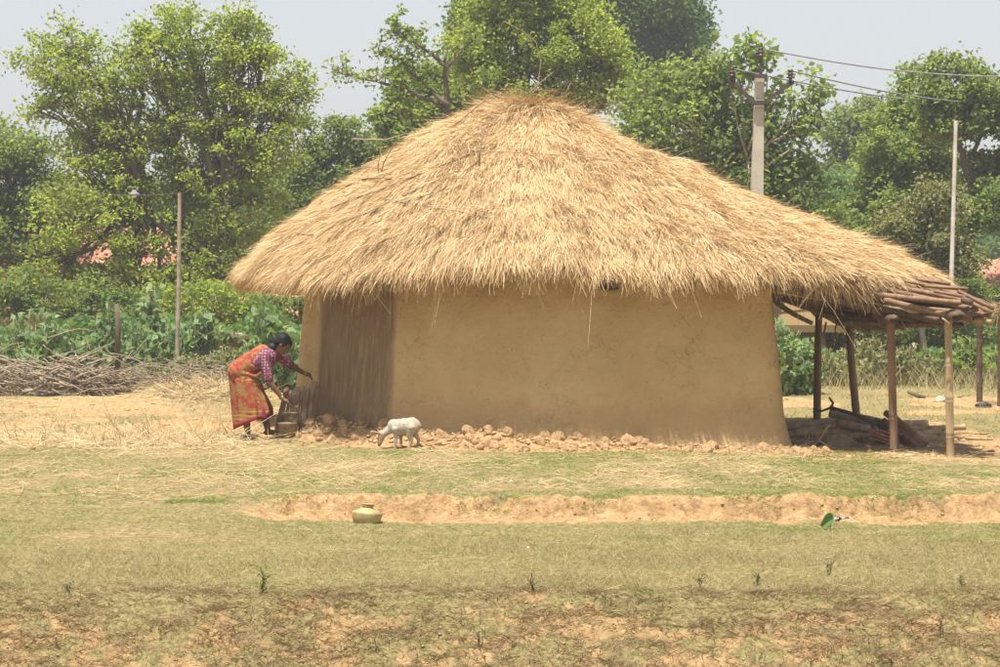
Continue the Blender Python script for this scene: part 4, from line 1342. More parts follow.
# sari end drawn over the back and the far shoulder
dr = MB(po)
dr.capsule(W(240, 379), W(249, 371), .150, .130, 18, 1.15, (0, 1, 0))
dr.capsule(W(246, 372), W(262, 361.5, .03), .115, .118, 18, 1.25, (0, 1, 0))
dr.capsule(W(260, 361, .05), W(270, 357.5, .10), .095, .06, 18, 1.2, (0, 1, 0))
dr.capsule(W(270, 358, .10), W(275, 364, .15), .060, .07, 14)
for k in range(6):   # folds at the waist
    a = -0.14 + .056 * k
    dr.capsule(W(236 + 1.2 * k, 381, -.13), W(252 + 2.0 * k, 372 + .4 * k, -.14 + .004 * k), .012, .010, 8)
dr.capsule(W(258, 383, -.13), W(268, 375, -.135), .022, .016, 10)
dr.capsule(W(244, 380, -.145), W(259, 384, -.125), .024, .022, 10)
o = dr.build('sari_drape', M['sari'], pe); remesh(o, .009, 2)
me = o.data
for nm, w_ in (('wrist', wrN.lerp(elN, .12)), ('far', wrF.lerp(elF, .12))):
    m = MB(po); d = (wrN - elN).normalized() if nm == 'wrist' else (wrF - elF).normalized()
    for k in range(2):
        c = w_ + d * .014 * k; a = d.orthogonal().normalized(); b = d.cross(a)
        m.tube([c + (a * math.cos(q) + b * math.sin(q)) * .031 for q in [2 * math.pi * i / 16 for i in range(17)]], .0045, 6, caps=False)
    m.build('bangle', M['gold'], pe)

# ================================================================== GOAT KID
GD = 24.7


def g_(px, py, dy=0.0):
    p = P(px, py, GD); return Vector((p.x, GD + dy, p.z))


go = g_(403, 449)
go.z = go.z
gt = MB(go)
gt.capsule(g_(396.5, 428), g_(405, 427.5), .088, .094, 18, .82, (0, 1, 0))
gt.capsule(g_(405, 427), g_(413, 427), .092, .088, 18, .80, (0, 1, 0))
gt.capsule(g_(394, 426.5), g_(398, 430), .075, .07, 16, .8, (0, 1, 0))
gt.capsule(g_(412, 425), g_(414.5, 427.5), .078, .066, 16, .8, (0, 1, 0))
gt.capsule(g_(404, 431), g_(411, 430), .066, .05, 14, .85, (0, 1, 0))          # belly
gt.capsule(g_(394, 427), g_(386, 433), .058, .042, 14, .8, (0, 1, 0))      # neck
gt.capsule(g_(386, 433), g_(382.5, 436.5), .042, .036, 12)
gt.capsule(g_(382, 435.5), g_(379.8, 443), .048, .030, 12, .85, (0, 1, 0))         # head hanging to the ground
gt.capsule(g_(379.8, 443), g_(379.2, 445.5), .028, .021, 10)
# ears: near one swings forward, far one behind
gt.capsule(g_(379.5, 434, -.03), g_(372.5, 433.2, -.06), .016, .028, 10, .45, (0, 1, .3))
gt.capsule(g_(372.5, 433.2, -.06), g_(371, 436.2, -.06), .027, .014, 10, .5, (0, 1, .3))
gt.capsule(g_(381, 434, .03), g_(377.5, 431.5, .06), .012, .012, 10, .5, (0, 1, .3))
# legs: (joint px,py ...)
for dy, js, rr in ((-.045, ((395.5, 430), (396.3, 438), (395.6, 446.5)), (.044, .021, .014)), (.045, ((399, 431), (400.6, 438.5), (401.2, 447)), (.040, .021, .014))):
    a, b, c = [g_(x, y, dy) for x, y in js]
    gt.capsule(a, b, rr[0], rr[1], 12); gt.capsule(b, c, rr[1], rr[2], 10); gt.capsule(c, c + Vector((-.012, 0, -.018)), .014, .013, 8)
for dy, js in ((-.045, ((411, 429), (409.3, 436), (411.5, 441.8), (407.6, 450.5))), (.045, ((414.5, 429), (415.3, 435), (418.5, 441), (417.6, 447.5)))):
    a, b, c, d = [g_(x, y, dy) for x, y in js]
    gt.capsule(a, b, .058, .032, 12); gt.capsule(b, c, .034, .020, 10); gt.capsule(c, d, .020, .014, 10); gt.capsule(d, d + Vector((-.014, 0, -.016)), .014, .013, 8)
gt.capsule(g_(416, 424), g_(419.5, 425), .020, .016, 10); gt.capsule(g_(419.5, 425), g_(421.5, 426.5), .016, .007, 10)
gobj = gt.build('goat', M['goat'], None, go)
remesh(gobj, .0075, 3)
tag(gobj, 'small white goat kid with brown face and ears grazing before the hut', 'goat')
gz_ = h1(go.x, GD) - (P(0, 449.5, GD).z)
gobj.location.z += gz_

# ================================================================== POT
pD = 18.2
pb = G(366, pD); pb.z -= .022
rot_ = Matrix.Rotation(R(5), 3, 'Y') @ Matrix.Rotation(R(-4), 3, 'X')
m = MB()
m.lathe([(.001, 0.0), (.085, .002), (.104, .022), (.114, .065), (.119, .098), (.1185, .106), (.112, .114), (.088, .127), (.060, .140), (.046, .150), (.040, .160), (.040, .172), (.046, .178), (.054, .182),
         (.055, .187), (.049, .189), (.036, .181), (.032, .168), (.032, .155), (.08, .13), (.1, .09), (.09, .03), (.001, .012)], n=40, rot=rot_)
m.lathe([(.0385, .1615), (.0385, .170), (.050, .172), (.0505, .167), (.046, .1625), (.0385, .1615)], n=40, rot=rot_)
tag(m.build('water_pot', M['pot'], None, pb), 'squat dull brass water pot with narrow neck standing below the earth bank', 'water pot')

bpy.data.objects['water_pot'].scale = (1.04, 1.04, .90)

# ================================================================== BIG LEAF + BIRD
bb = G(829, 17.75)
lf = empty('leafy_seedling', bb, 'single broad bright green leaf on a short stem beside the bird', 'seedling')
m = MB(bb); m.tube([bb - Vector((0, 0, .02)), bb + Vector((.015, 0, .04)), bb + Vector((.03, -.01, .10)), bb + Vector((.032, -.015, .125))], [.003, .003, .002, .0015], 6); m.build('stem', M['greengrass'], lf)
nv, nu = 9, 9; vs = []; fs = []
for i in range(nv):
    u = i / (nv - 1)
    for k in range(nu):
        v = (k / (nu - 1) - .5) * 2
        w = .048 * math.sin(math.pi * min(.98, u * .97 + .04)) ** .7
        q = Vector((.030 - .095 * u + .01 * v, -.015 - .03 * abs(v) * (1 - u * .3) - .01, .125 - .062 * u - .02 * u * u - v * w * 1.0 - .03 * (v > 0) * v * u))
        vs.append(bb + q)
for i in range(nv - 1):
    for k in range(nu - 1):
        fs.append((i * nu + k, i * nu + k + 1, (i + 1) * nu + k + 1, (i + 1) * nu + k))
m = MB(bb); m.add(vs, fs); o = m.build('leaf', M['bigleaf'], lf); s = o.modifiers.new('s', 'SOLIDIFY'); s.thickness = .0015
for s_, c in ((.7, (-.02, .02)),):
    m = MB(bb)
bo = G(836, 17.9)
b0 = P(834, 518.5, 17.9); gap = 0
br = MB(b0)
br.capsule(P(831, 518, 17.9), P(837.5, 519, 17.9), .019, .022, 14, .9, (0, 1, 0)); br.capsule(P(830.5, 517, 17.9), P(828.3, 514.8, 17.9), .016, .013, 12)
br.capsule(P(828.3, 514.8, 17.9), P(826.6, 514.6, 17.9), .006, .002, 8)
br.capsule(P(838, 519, 17.9), P(843, 518.5, 17.9), .012, .006, 10, 1.6, (0, 1, 0)); br.capsule(P(843, 518.5, 17.9), P(850, 517.5, 17.9), .006, .008, 10, 1.6, (0, 1, 0))
br.capsule(P(834, 520, 17.88), bo + Vector((-.02, -.01, 0)), .004, .003, 6); br.capsule(P(836, 520, 17.92), bo + Vector((.005, .01, 0)), .004, .003, 6)
o = br.build('bird', M['birdblack'], None, b0); remesh(o, .004, 1)
tag(o, 'small black and white long-tailed bird on the grass by the broad leaf', 'bird')

# ================================================================== PLANKS, PAILS
def plank(a, b, w, th, name='plank', mat='plank', label=None, cat_='plank', group=None, bev=.012):
    a = Vector(a); b = Vector(b); c = (a + b) / 2; d = b - a; ln = d.length; z = d.normalized()
    x = Vector((1, -.25, 0)); x = (x - z * x.dot(z)).normalized(); y = z.cross(x)
    rot = Matrix((x, y, z)).transposed()
    m = MB(c)
    # rounded top board with uneven width
    n = 9; vs = []; fs = []
    for i in range(n):
        t = i / (n - 1); zz = (t - .5) * ln
        ww = w * .5 * (1 + .06 * math.sin(t * 9 + a.x * 20)); tt = th * .5
        if i == n - 1: ww *= .72; tt *= .6
        elif i == n - 2: ww *= .96
        for (sx, sy) in ((-1, -.5), (-.8, -1), (.8, -1), (1, -.5), (1, .5), (.8, 1), (-.8, 1), (-1, .5)):
            vs.append(c + rot @ Vector((sx * ww, sy * tt, zz)))
    for i in range(n - 1):
        for k in range(8):
            k2 = (k + 1) % 8
            fs.append((i * 8 + k, i * 8 + k2, (i + 1) * 8 + k2, (i + 1) * 8 + k))
    fs.append(tuple(range(7, -1, -1))); fs.append(tuple((n - 1) * 8 + k for k in range(8)))
    m.add(vs, fs)
    o = m.build(name, M[mat], None, c)
    tag(o, label, cat_, group); return sharp(o, 40)


pk = [((277, 433, 26.0), (287, 388, 26.4), .068, .035, 'redwood', 'reddish plank leaning leftmost of the planks, beside the pails'),
      ((284, 430, 26.25), (291, 390, 26.45), .038, .03, 'plank', 'narrow brown plank just right of the reddish one, leaning on the hut'),
      ((291, 431, 26.15), (297.5, 387, 26.45), .105, .035, 'plank', 'widest brown plank in the middle of the leaning planks'),
      ((296, 432, 26.2), (303.5, 386, 26.45), .036, .03, 'plank', 'narrow plank between the widest plank and the two right ones'),
      ((302, 432, 26.2), (307.5, 389, 26.48), .062, .035, 'plank', 'second plank from the right in the leaning row, shorter'),
      ((305, 430, 26.25), (314, 381.5, 26.55), .09, .035, 'plank', 'tallest plank at the right end of the row, under her far hand')]
for a, b, w, th, mt, lb in pk:
    plank(P(*a), P(*b), w, th, 'plank', mt, lb, 'plank', 'planks leaning against the hut')
# pail she holds
pc = P(290.5, 424, 25.95)
pail = empty('pail', pc, 'mud-splashed metal pail held in her near hand', 'pail')
m = MB(pc); m.lathe([(.001, 0), (.072, .0), (.075, .01), (.094, .125), (.098, .128), (.095, .131), (.088, .125), (.07, .012), (.001, .01)], pc, 28); m.build('bucket_body', M['bucket'], pail)
m = MB(pc); m.tube([pc + Vector((.094 * math.cos(t), 0, .122 + .085 * math.sin(t))) for t in [math.pi * i / 12 for i in range(13)]], .004, 6); m.build('handle', M['iron'], pail)
m = MB(pc); m.ball(pc + Vector((0, 0, .11)), (.084, .084, .026), 18, 8); m.build('mud_filling', M['wetsoil'], pail)
bc = P(287.5, 433.5, 25.9)
basin = empty('basin', bc, 'dark mud-caked basin on the ground below the pail', 'basin')
m = MB(bc); m.lathe([(.001, 0), (.085, 0), (.10, .02), (.108, .11), (.112, .122), (.105, .125), (.098, .11), (.001, .09)], bc, 28); m.build('basin_body', M['wetsoil'], basin)
m = MB(bc); m.ball(bc + Vector((0, 0, .105)), (.095, .095, .03), 18, 8); m.build('mud_filling', M['wetsoil'], basin)

# ================================================================== CLODS
def clod_mesh(seed, mat):
    rs = np.random.RandomState(seed)
    m = MB(); m.ball((0, 0, 0), (1, .9, .8), 20, 14)
    V = np.array([list(v) for v in m.v])
    f = 1 + .50 * (fbm(V[:, 0] * 1.5 + seed * 3.1, V[:, 1] * 1.5 + V[:, 2] * 1.9, seed, 3) - .5) + .22 * (fbm(V[:, 0] * 6 + seed, V[:, 2] * 6 + V[:, 1] * 5, seed + 5, 2) - .5)
    V = V * f[:, None]
    for _ in range(15):
        nn = rs.normal(size=3); nn /= np.linalg.norm(nn); dd = rs.uniform(.6, .82)
        o_ = np.maximum(V @ nn - dd, 0)
        V = V - o_[:, None] * nn[None] * .95
    V = V * (1 + .12 * (fbm(V[:, 0] * 9 + seed, V[:, 2] * 9 + V[:, 1] * 7, seed + 9, 2) - .5))[:, None]
    m.v = [Vector(v) for v in V]
    return m.build('clod', mat, smooth=False)


protos = [clod_mesh(s, M['soil']) for s in (3, 8, 15, 21, 33)]
pr_used = [False] * 5


def place_clod(x, y, r, label, group, sink=.25):
    k = random.randrange(5); pr = protos[k]
    if pr_used[k]:
        o = pr.copy(); COL.objects.link(o)
    else:
        o = pr; pr_used[k] = True
    o.location = (x, y, h1(x, y) + r * (.38 - sink)); o.scale = (r * random.uniform(.85, 1.2), r * random.uniform(.8, 1.1), r * random.uniform(.75, 1.05))
    o.rotation_euler = (random.uniform(0, 6.28), random.uniform(0, 6.28), random.uniform(0, 6.28))
    tag(o, label, 'clod', group)
    return o


CL = 'crumbly orange clod of earth in the strip of rubble along the hut wall'
rnd = random.Random(5)
n_ = 0
while n_ < 270:
    px = rnd.uniform(296, 828)
    dens = .55 + .45 * math.sin(px * .02 + 2) ** 2
    if rnd.random() > dens: continue
    D0 = float(wall_line(X(px, 25)))
    off = rnd.betavariate(1.3, 2.0) * 1.05 + .12
    D = D0 - off
    if px > 785: D = 24.4 - rnd.random() * .9
    x = X(px, D)
    if 360 < px < 425 and off > .42: continue
    r = .026 + .075 * rnd.random() ** 2.4
    place_clod(x, D, r, CL, 'clods along the hut wall'); n_ += 1
for px, D, r in ((306, 25.35, .06), (300, 25.15, .05), (330, 25.9, .09), (318, 25.75, .075), (345, 25.7, .08), (355, 25.4, .065), (338, 25.3, .06)):
    o = place_clod(X(px, D), D, r, 'lumpy clod in the brown heap under the dark end of the wall', 'clods in the heap by the planks')
for i in range(5):
    px = rnd.uniform(5, 225); D = rnd.uniform(26.5, 30)
    place_clod(X(px, D), D, rnd.uniform(.025, .05), 'weathered clod lying out on the open ground left of the woman', 'clods on the open ground')
for px, D, r in ((30, 24.4, .075), (168, 26.8, .08)):
    place_clod(X(px, D), D, r, 'rounded brown clod alone in the grass at the far left' if px < 100 else 'larger clod on the straw slope behind the litter', None)

# ================================================================== WOODPILE
def log(pts, r, mat, label, group='firewood under the lean-to', name='log', bam=False, n=10):
    ps = [P(*p) for p in pts]; m = MB(ps[0])
    if bam: m.bamboo(ps[0], ps[-1], r, n, .35, .01)
    else:
        q = []
        for a, b in zip(ps[:-1], ps[1:]): q += curve_pts(a, b, 4, 0, .012)[:-1]
        q.append(ps[-1])
        m.tube(q, [r * random.uniform(.86, 1.1) * (1 - .25 * i / (len(q) - 1)) for i in range(len(q))], n)
    return tag(m.build(name, M[mat], None, ps[0]), label, 'firewood' if name != 'bamboo_pole' else 'bamboo', group)


log([(781, 437, 26.4), (810, 430, 26.5), (842, 424.5, 26.6)], .05, 'log', 'long dark log lying along the back of the pile behind the baskets')
log([(781, 445, 26.2), (815, 441, 26.3), (845, 438, 26.4)], .055, 'log', 'dark low log half hidden behind the broken basket')
log([(796, 433, 26.1), (866, 432, 26.1)], .04, 'bamboo', 'pale cut bamboo resting level across the baskets', bam=True)
log([(822, 439, 26.0), (867, 435, 25.9)], .045, 'bamboo', 'lower pale bamboo just above the woven tray', bam=True)
log([(838, 423, 26.2), (869, 429, 25.8)], .062, 'log', 'thick stubby grey log sloping down to the right')
log([(830, 413, 26.6), (850, 418, 26.5), (876, 426, 26.2)], .055, 'log', 'topmost grey log with a splintered left end')
log([(845, 430, 26.7), (890, 438, 26.6)], .06, 'log', 'thick log buried in the middle of the pile')
log([(855, 446, 25.6), (866, 449, 25.4), (878, 452, 25.2)], .035, 'log', 'short pale stick on the ground at the front of the pile')
log([(850, 440, 26.2), (885, 446, 25.9)], .05, 'log', 'dark log under the red fragments')
m = MB(P(831, 409, 26.4)); b1 = [P(892, 431, 25.8), P(870, 421, 26.0), P(850, 413, 26.2), P(831, 407.5, 26.4)]
m.tube(b1, [.028, .026, .022, .02], 8); m.tube([b1[3], P(833, 403, 26.4), P(829, 397, 26.4)], [.02, .016, .010], 7); m.tube([b1[3], P(822, 411, 26.4), P(815, 411, 26.4)], [.018, .013, .007], 7)
tag(m.build('forked_branch', M['bark'], None, P(831, 409, 26.4)), 'crooked forked branch sticking up out of the woodpile', 'branch')
for k, (a, b, r, mt, lb) in enumerate((((783, 428, 26.8), (812, 424, 26.9), .05, 'log', 'log end against the wall at the very left of the pile'), ((800, 426, 26.9), (850, 419, 27.0), .05, 'log', 'grey log lying behind the topmost one on the left'),
        ((783, 449, 25.6), (822, 447, 25.5), .05, 'log', 'short dark log on the ground under the broken basket'), ((862, 441, 25.7), (900, 450, 25.2), .045, 'redwood', 'reddish stick low at the foot of the near post'),
        ((860, 418, 26.8), (905, 428, 26.5), .05, 'log', 'grey log crossing behind the red sticks'), ((842, 452, 25.3), (872, 444, 25.5), .035, 'bamboo', 'short pale bamboo end leaning on the woven basket'), ((905, 450, 25.2), (935, 446, 25.4), .03, 'bamboo', 'short pale stick right of the near post'))):
    log([a, b], r, mt, lb)
fan = [((886, 413), (925, 446), 25.3), ((890, 417), (923, 448), 25.2), ((892, 421), (920, 449), 25.1), ((884, 420), (914, 448), 25.4), ((876, 420), (912, 439), 25.6), ((880, 427), (908, 447), 25.5), ((896, 419), (926, 443), 25.0)]
names = ['uppermost', 'second', 'third', 'fourth', 'fifth', 'sixth', 'outermost right']
for (a, b, D), nm in zip(fan, names):
    log([(a[0], a[1], D + .5), (b[0], b[1], D - .1)], .036, 'redwood', nm + ' reddish stick of the fan leaning behind the near post', 'reddish sticks leaning together')
for i in range(7):
    x0 = 868 + i * 3.4; y0 = 430 + (i % 3) * 4.5
    a = P(x0, y0, 25.4); m = MB(a); m.tube([a, a + Vector((.10, -.02, -.03)), a + Vector((.2, -.03, -.07))], [.05, .055, .045], 8, flat=.3)
    tag(m.build('broken_tile', M['tile'], None, a), 'broken red clay roof tile among the firewood', 'roof tile', 'broken tiles in the woodpile')
for a, b, r, lb in (((897, 424, 28.6), (928, 423, 28.6), .05, 'grey log end showing behind the near post'), ((905, 430, 27.4), (966, 427, 27.2), .042, 'uppermost pale bamboo right of the woodpile'),
                    ((908, 436, 26.9), (940, 432, 27), .05, 'brown bamboo between the two long pale ones'), ((915, 437, 26.4), (974, 442, 26.2), .045, 'middle pale bamboo lying across behind the pale post'),
                    ((905, 444, 25.9), (995, 446, 25.7), .035, 'lowest longest bamboo lying flat on the ground')):
    log([a, b], r, 'bamboo' if 'grey' not in lb else 'log', lb, 'bamboo lying right of the woodpile', 'bamboo_pole' if 'grey' not in lb else 'log', bam=True)


def basket(c, rx, rz, label, broken):
    c = Vector(c); m = MB(c)
    n = 30; rows = 10
    for k in range(n):
        a = 2 * math.pi * k / n
        top = rz * (1 + (random.uniform(-.3, .45) if broken else random.uniform(-.03, .05)))
        pts = [c + Vector((rx * math.cos(a) * (.55 + .45 * (t ** .6)), rx * .8 * math.sin(a) * (.55 + .45 * (t ** .6)), top * t)) for t in (0, .25, .5, .75, 1.0)]
        m.tube(pts, .007, 5)
    for j in range(rows):
        t = j / (rows - 1) * (.8 if broken else 1)
        q = (.55 + .45 * (t ** .6))
        m.tube([c + Vector((rx * q * math.cos(a) * (1.02 + .03 * (i % 2)), rx * .8 * q * math.sin(a) * (1.02 + .03 * (i % 2)), rz * t)) for i, a in enumerate([2 * math.pi * i / 60 for i in range(61)])], .009, 5, caps=False)
    return tag(m.build('basket', M['wicker'], None, c), label, 'basket')


basket(P(802, 452, 25.1), .20, .16, 'broken wicker basket with loose upright canes beside the wall', True)
bk = basket(P(837, 455, 25.0), .21, .15, 'dark woven basket tipped over in front of the firewood', False)
bk.rotation_euler = (R(-28), R(10), 0)
log([(818, 440, 24.8), (840, 453, 24.6)], .010, 'bamboo', 'thin cane poking out between the two baskets', 'canes', 'cane')
log([(830, 424, 24.9), (815, 446, 24.8)], .010, 'bamboo', 'thin slanting cane standing behind the broken basket', 'canes', 'cane')

# ================================================================== POLES AND WIRES
eD = 46.0
eb = G(757, eD)
ep = empty('electric_pole', eb, 'tall concrete power pole with a V-shaped iron crossarm behind the roof', 'power pole')
m = MB(eb); t_ = P(759.5, 78, eD)
c0, c1 = Vector(eb) + Vector((0, 0, -.1)), t_
vs = []
for c, w in ((c0, .13), (P(757, 186, eD), .122), (c1, .088)):
    vs += [c + Vector((sx * w, sy * w * .8, 0)) for sx, sy in ((-1, -1), (1, -1), (1, 1), (-1, 1))]
m.add(vs, [(0, 1, 5, 4), (1, 2, 6, 5), (2, 3, 7, 6), (3, 0, 4, 7), (4, 5, 9, 8), (5, 6, 10, 9), (6, 7, 11, 10), (7, 4, 8, 11), (8, 9, 10, 11)])
m.build('pole_shaft', M['concrete'], ep, smooth=False)
ca = MB(eb)
def beam_(mb, a, b, w):
    a = Vector(a); b = Vector(b); d = (b - a).normalized(); u = Vector((0, 1, 0)); v = d.cross(u)
    vs = [q + u * sy * w * .5 + v * sx * w * .5 for q in (a, b) for sx, sy in ((-1, -1), (1, -1), (1, 1), (-1, 1))]
    mb.add(vs, [(3, 2, 1, 0), (4, 5, 6, 7), (0, 1, 5, 4), (1, 2, 6, 5), (2, 3, 7, 6), (3, 0, 4, 7)])
yy = -.15
beam_(ca, P(754, 103, eD + yy), P(764.5, 103, eD + yy), .09); beam_(ca, P(755, 103, eD + yy), P(731, 81, eD + yy), .075); beam_(ca, P(764, 103, eD + yy), P(791, 83, eD + yy), .075)
beam_(ca, P(729, 80, eD + yy), P(734, 79.5, eD + yy), .075); beam_(ca, P(789, 82.5, eD + yy), P(794, 82.5, eD + yy), .075)
beam_(ca, P(754, 76, eD + yy), P(767, 76, eD + yy), .08)
ca.build('crossarm', M['iron'], ep, smooth=False)
m = MB(eb); beam_(m, P(760.7, 78, eD), P(761, 58, eD), .06); m.build('top_bracket', M['iron'], ep, smooth=False)
ins = {}
for nm, (x, y) in {'l': (732, 79), 'r': (790.5, 81), 't': (761, 59)}.items():
    c = P(x, y, eD + (yy if nm != 't' else 0)); m = MB(eb)
    m.lathe([(.001, 0), (.03, 0), (.035, .05), (.085, .06), (.085, .08), (.045, .10), (.045, .12), (.075, .13), (.075, .15), (.045, .17), (.045, .19), (.06, .2), (.055, .23), (.001, .24)], c, 16)
    m.build('insulator', M['porcelain'], ep); ins[nm] = c + Vector((0, 0, .21))
for nm, end, lb in (('t', (1100, 76, 42), 'topmost overhead wire running from the pole top to the right edge'), ('r', (1060, 105, 52), 'lower overhead wire from the right end of the crossarm'), ('l', (1060, 108, 54), 'lowest overhead wire passing from the left insulator behind the pole')):
    a = ins[nm]; b = P(*end)
    pts = [a.lerp(b, i / 16) - Vector((0, 0, .22 * math.sin(math.pi * i / 16))) for i in range(17)]
    m = MB(a); m.tube(pts, .016, 5); tag(m.build('power_line', M['cable'], None, a), lb, 'wire', 'overhead wires')
for nm, end, lb in ():
    a = ins[nm]; b = P(*end); pts = [a.lerp(b, i / 16) - Vector((0, 0, .4 * math.sin(math.pi * i / 16))) for i in range(17)]
    m = MB(a); m.tube(pts, .010, 5); tag(m.build('power_line', M['cable'], None, a), lb, 'wire', 'overhead wires')
b = G(176, 40.5, -.1); m = MB(b); t = P(179.5, 192, 40.5)
m.bamboo(b, t, .043, 9, .6, .004, .75)
tag(m.build('bamboo_pole', M['greypole'], None, b), 'slender grey bamboo pole rising among the shrubs on the left', 'pole')
a = Vector(t) + Vector((0, 0, -.02)); b_ = P(60, 186, 44); m = MB(a); m.tube([a.lerp(b_, i / 10) - Vector((0, 0, .10 * math.sin(math.pi * i / 10))) for i in range(11)], .0035, 5)
tag(m.build('thin_cable', M['cable'], None, a), 'thin cable strung left from the top of the slender bamboo pole', 'wire')
c = a.lerp(b_, .36) + Vector((0, 0, -.09)); m = MB(c); m.lathe([(.001, .10), (.03, .10), (.05, .07), (.10, .03), (.11, .0), (.10, -.005), (.05, .02), (.001, .03)], c, 18); fx = m.build('lamp_shade', M['cable'], None, c)
m = MB(c); m.ball(c + Vector((0, 0, .0)), (.045, .045, .05), 12, 8); m.build('bulb', M['plastic'], fx); tag(fx, 'small grey lamp hanging on the thin cable among the leaves', 'lamp')
b = G(948, 37, -.1); m = MB(b); t = P(956, 121, 37); m.bamboo(b, t, .040, 9, .7, .003, .8)
tag(m.build('tall_pole', M['palepole'], None, b), 'tall thin whitish pole behind the lean-to on the right', 'pole')
b = G(117.5, 38.3, -.05); m = MB(b); m.tube([b, P(118, 330, 38.3), P(117, 304, 38.3)], [.05, .045, .035], 8)
tag(m.build('wooden_stake', M['bark'], None, b), 'short brown stake standing in the leafy shrubs left of the bamboo pole', 'stake')

# right-edge shelter
sD = 34.5
sb = G(1000.5, sD); sh_ = empty('straw_shelter', sb, 'small straw-topped shelter cut off by the right edge', 'shelter')
for dx, dy in ((0, 0), (1.6, 0), (0, 1.5), (1.6, 1.5)):
    m = MB(sb); a = Vector((sb.x + dx, sb.y + dy, h1(sb.x + dx, sb.y + dy) - .05)); m.bamboo(a, a + Vector((0, 0, 1.62)), .05, 9, .3); m.build('post', M['oldbamboo'], sh_)
m = MB(sb)
for k in range(4): m.bamboo(Vector((sb.x - .1, sb.y + .5 * k, sb.z + 1.45)), Vector((sb.x + 1.8, sb.y + .5 * k, sb.z + 1.5)), .03, 8, .3)
m.build('roof_frame', M['oldbamboo'], sh_)
n = 2600; base = np.stack([RS.uniform(-.12, 1.8, n), RS.uniform(-.2, 1.7, n), 1.45 + RS.uniform(0, .12, n)], -1)
d = unit(RS.normal(size=(n, 3)) * np.array([1, .8, .25]) + np.array([-.5, -.3, -.3])); V, Q, a = strands(base, d, RS.uniform(.1, .35, n), np.full(n, .011), unit(RS.normal(size=(n, 3)) + np.array([0, -1, .5])), RS.normal(size=(n, 3)) * .2, RS.uniform(0, 1, n))
link('straw_cover', big('straw_cover', V, Q, {'v': a}), M['litter'], sh_)
c = G(988, 34.3); m = MB(c)
for k in range(5): m.ball(c + Vector((random.uniform(-.12, .12), random.uniform(-.1, .1), .03)), (random.uniform(.07, .12), .09, random.uniform(.03, .05)), 12, 6)
o = m.build('tarpaulin_bundle', M['blackcloth'], None, c); remesh(o, .02, 1); tag(o, 'crumpled black sheet on the ground at the right edge', 'tarpaulin')
o = place_clod(X(940, 36), 36, .12, 'rounded grey stone in the grass behind the lean-to', None); o.name = 'stone'; o['category'] = 'stone'
o.data = o.data.copy(); o.data.materials.clear(); o.data.materials.append(M['stone'])
a = P(908, 392, 35.6); m = MB(a); m.tube([a, P(918, 396, 35.5), P(925, 397, 35.4)], [.025, .035, .02], 7)
tag(m.build('fallen_branch', M['bark'], None, a), 'dark fallen branch on the grass behind the lean-to', 'branch')
for px, D, s_, lb in ((104, 25.2, .07, 'white scrap lying in the straw at the far left'), (528, 16.3, .012, 'tiny white scrap in the middle of the lower terrace'), (511, 19.9, .022, 'white scrap in the straw above the bank')):
    c = G(px, D, .012); m = MB(c); vs = [c + Vector((random.uniform(-1, 1) * s_ + i * .0, random.uniform(-1, 1) * s_ * .7, random.uniform(0, .03))) for i in range(6)]
    m.tube([c + Vector((-s_, 0, 0)), c + Vector((0, .01, .015)), c + Vector((s_, 0, .004))], [s_ * .2, s_ * .45, s_ * .2], 7, flat=.3)
    tag(m.build('paper_scrap', M['plastic'], None, c), lb, 'scrap')

# ================================================================== TREES
tree('leafy_tree', 'big yellow-green tree filling the left of the picture', 'tree', 205, 52, [
    (66, 48, 34), (45, 68, 30), (88, 75, 30), (60, 98, 26), (40, 112, 20), (100, 108, 30), (125, 78, 22), (135, 45, 24), (160, 30, 26), (190, 40, 36), (158, 70, 40), (238, 18, 26), (240, 48, 36), (268, 52, 28), (250, 85, 42), (285, 78, 24), (296, 92, 18),
    (200, 85, 44), (210, 130, 50), (160, 120, 48), (120, 140, 44), (260, 130, 42), (285, 118, 22), (90, 150, 36), (80, 185, 40), (140, 180, 48), (200, 180, 52), (250, 175, 40), (272, 160, 28), (110, 225, 44), (170, 230, 48), (230, 225, 46), (60, 230, 34), (268, 205, 20), (200, 265, 40), (135, 265, 34), (60, 278, 30), (110, 285, 30), (165, 292, 32), (225, 290, 28), (30, 290, 26), (85, 305, 26), (140, 312, 26), (195, 312, 26), (245, 305, 26)],
    leaf=.10, mat='yellowgreen', nleaf=58000, trunk_r=.24, clr=.33, group=None, cpl=1.15)
tree('leafy_tree', 'darker green tree low at the far left edge', 'tree', 20, 57, [(8, 165, 34), (32, 155, 26), (-20, 150, 40), (20, 200, 46), (50, 205, 30), (-30, 220, 50), (25, 245, 40), (65, 255, 28), (-60, 180, 60), (-110, 210, 70)], leaf=.12, mat='midgreen', nleaf=34000, clr=.45, group=None)
tree('leafy_tree', 'dark feathery tree seen just left of the thatch peak slope', 'tree', 300, 60, [(345, 128, 20), (330, 150, 26), (365, 150, 26), (310, 172, 30), (345, 185, 34), (380, 165, 26), (290, 200, 34), (320, 215, 40), (280, 235, 36), (262, 170, 22), (270, 265, 34), (300, 120, 14), (400, 175, 26), (285, 290, 30), (255, 300, 30)], leaf=.11, mat='midgreen', nleaf=34000, clr=.36, group=None, squash=.6)
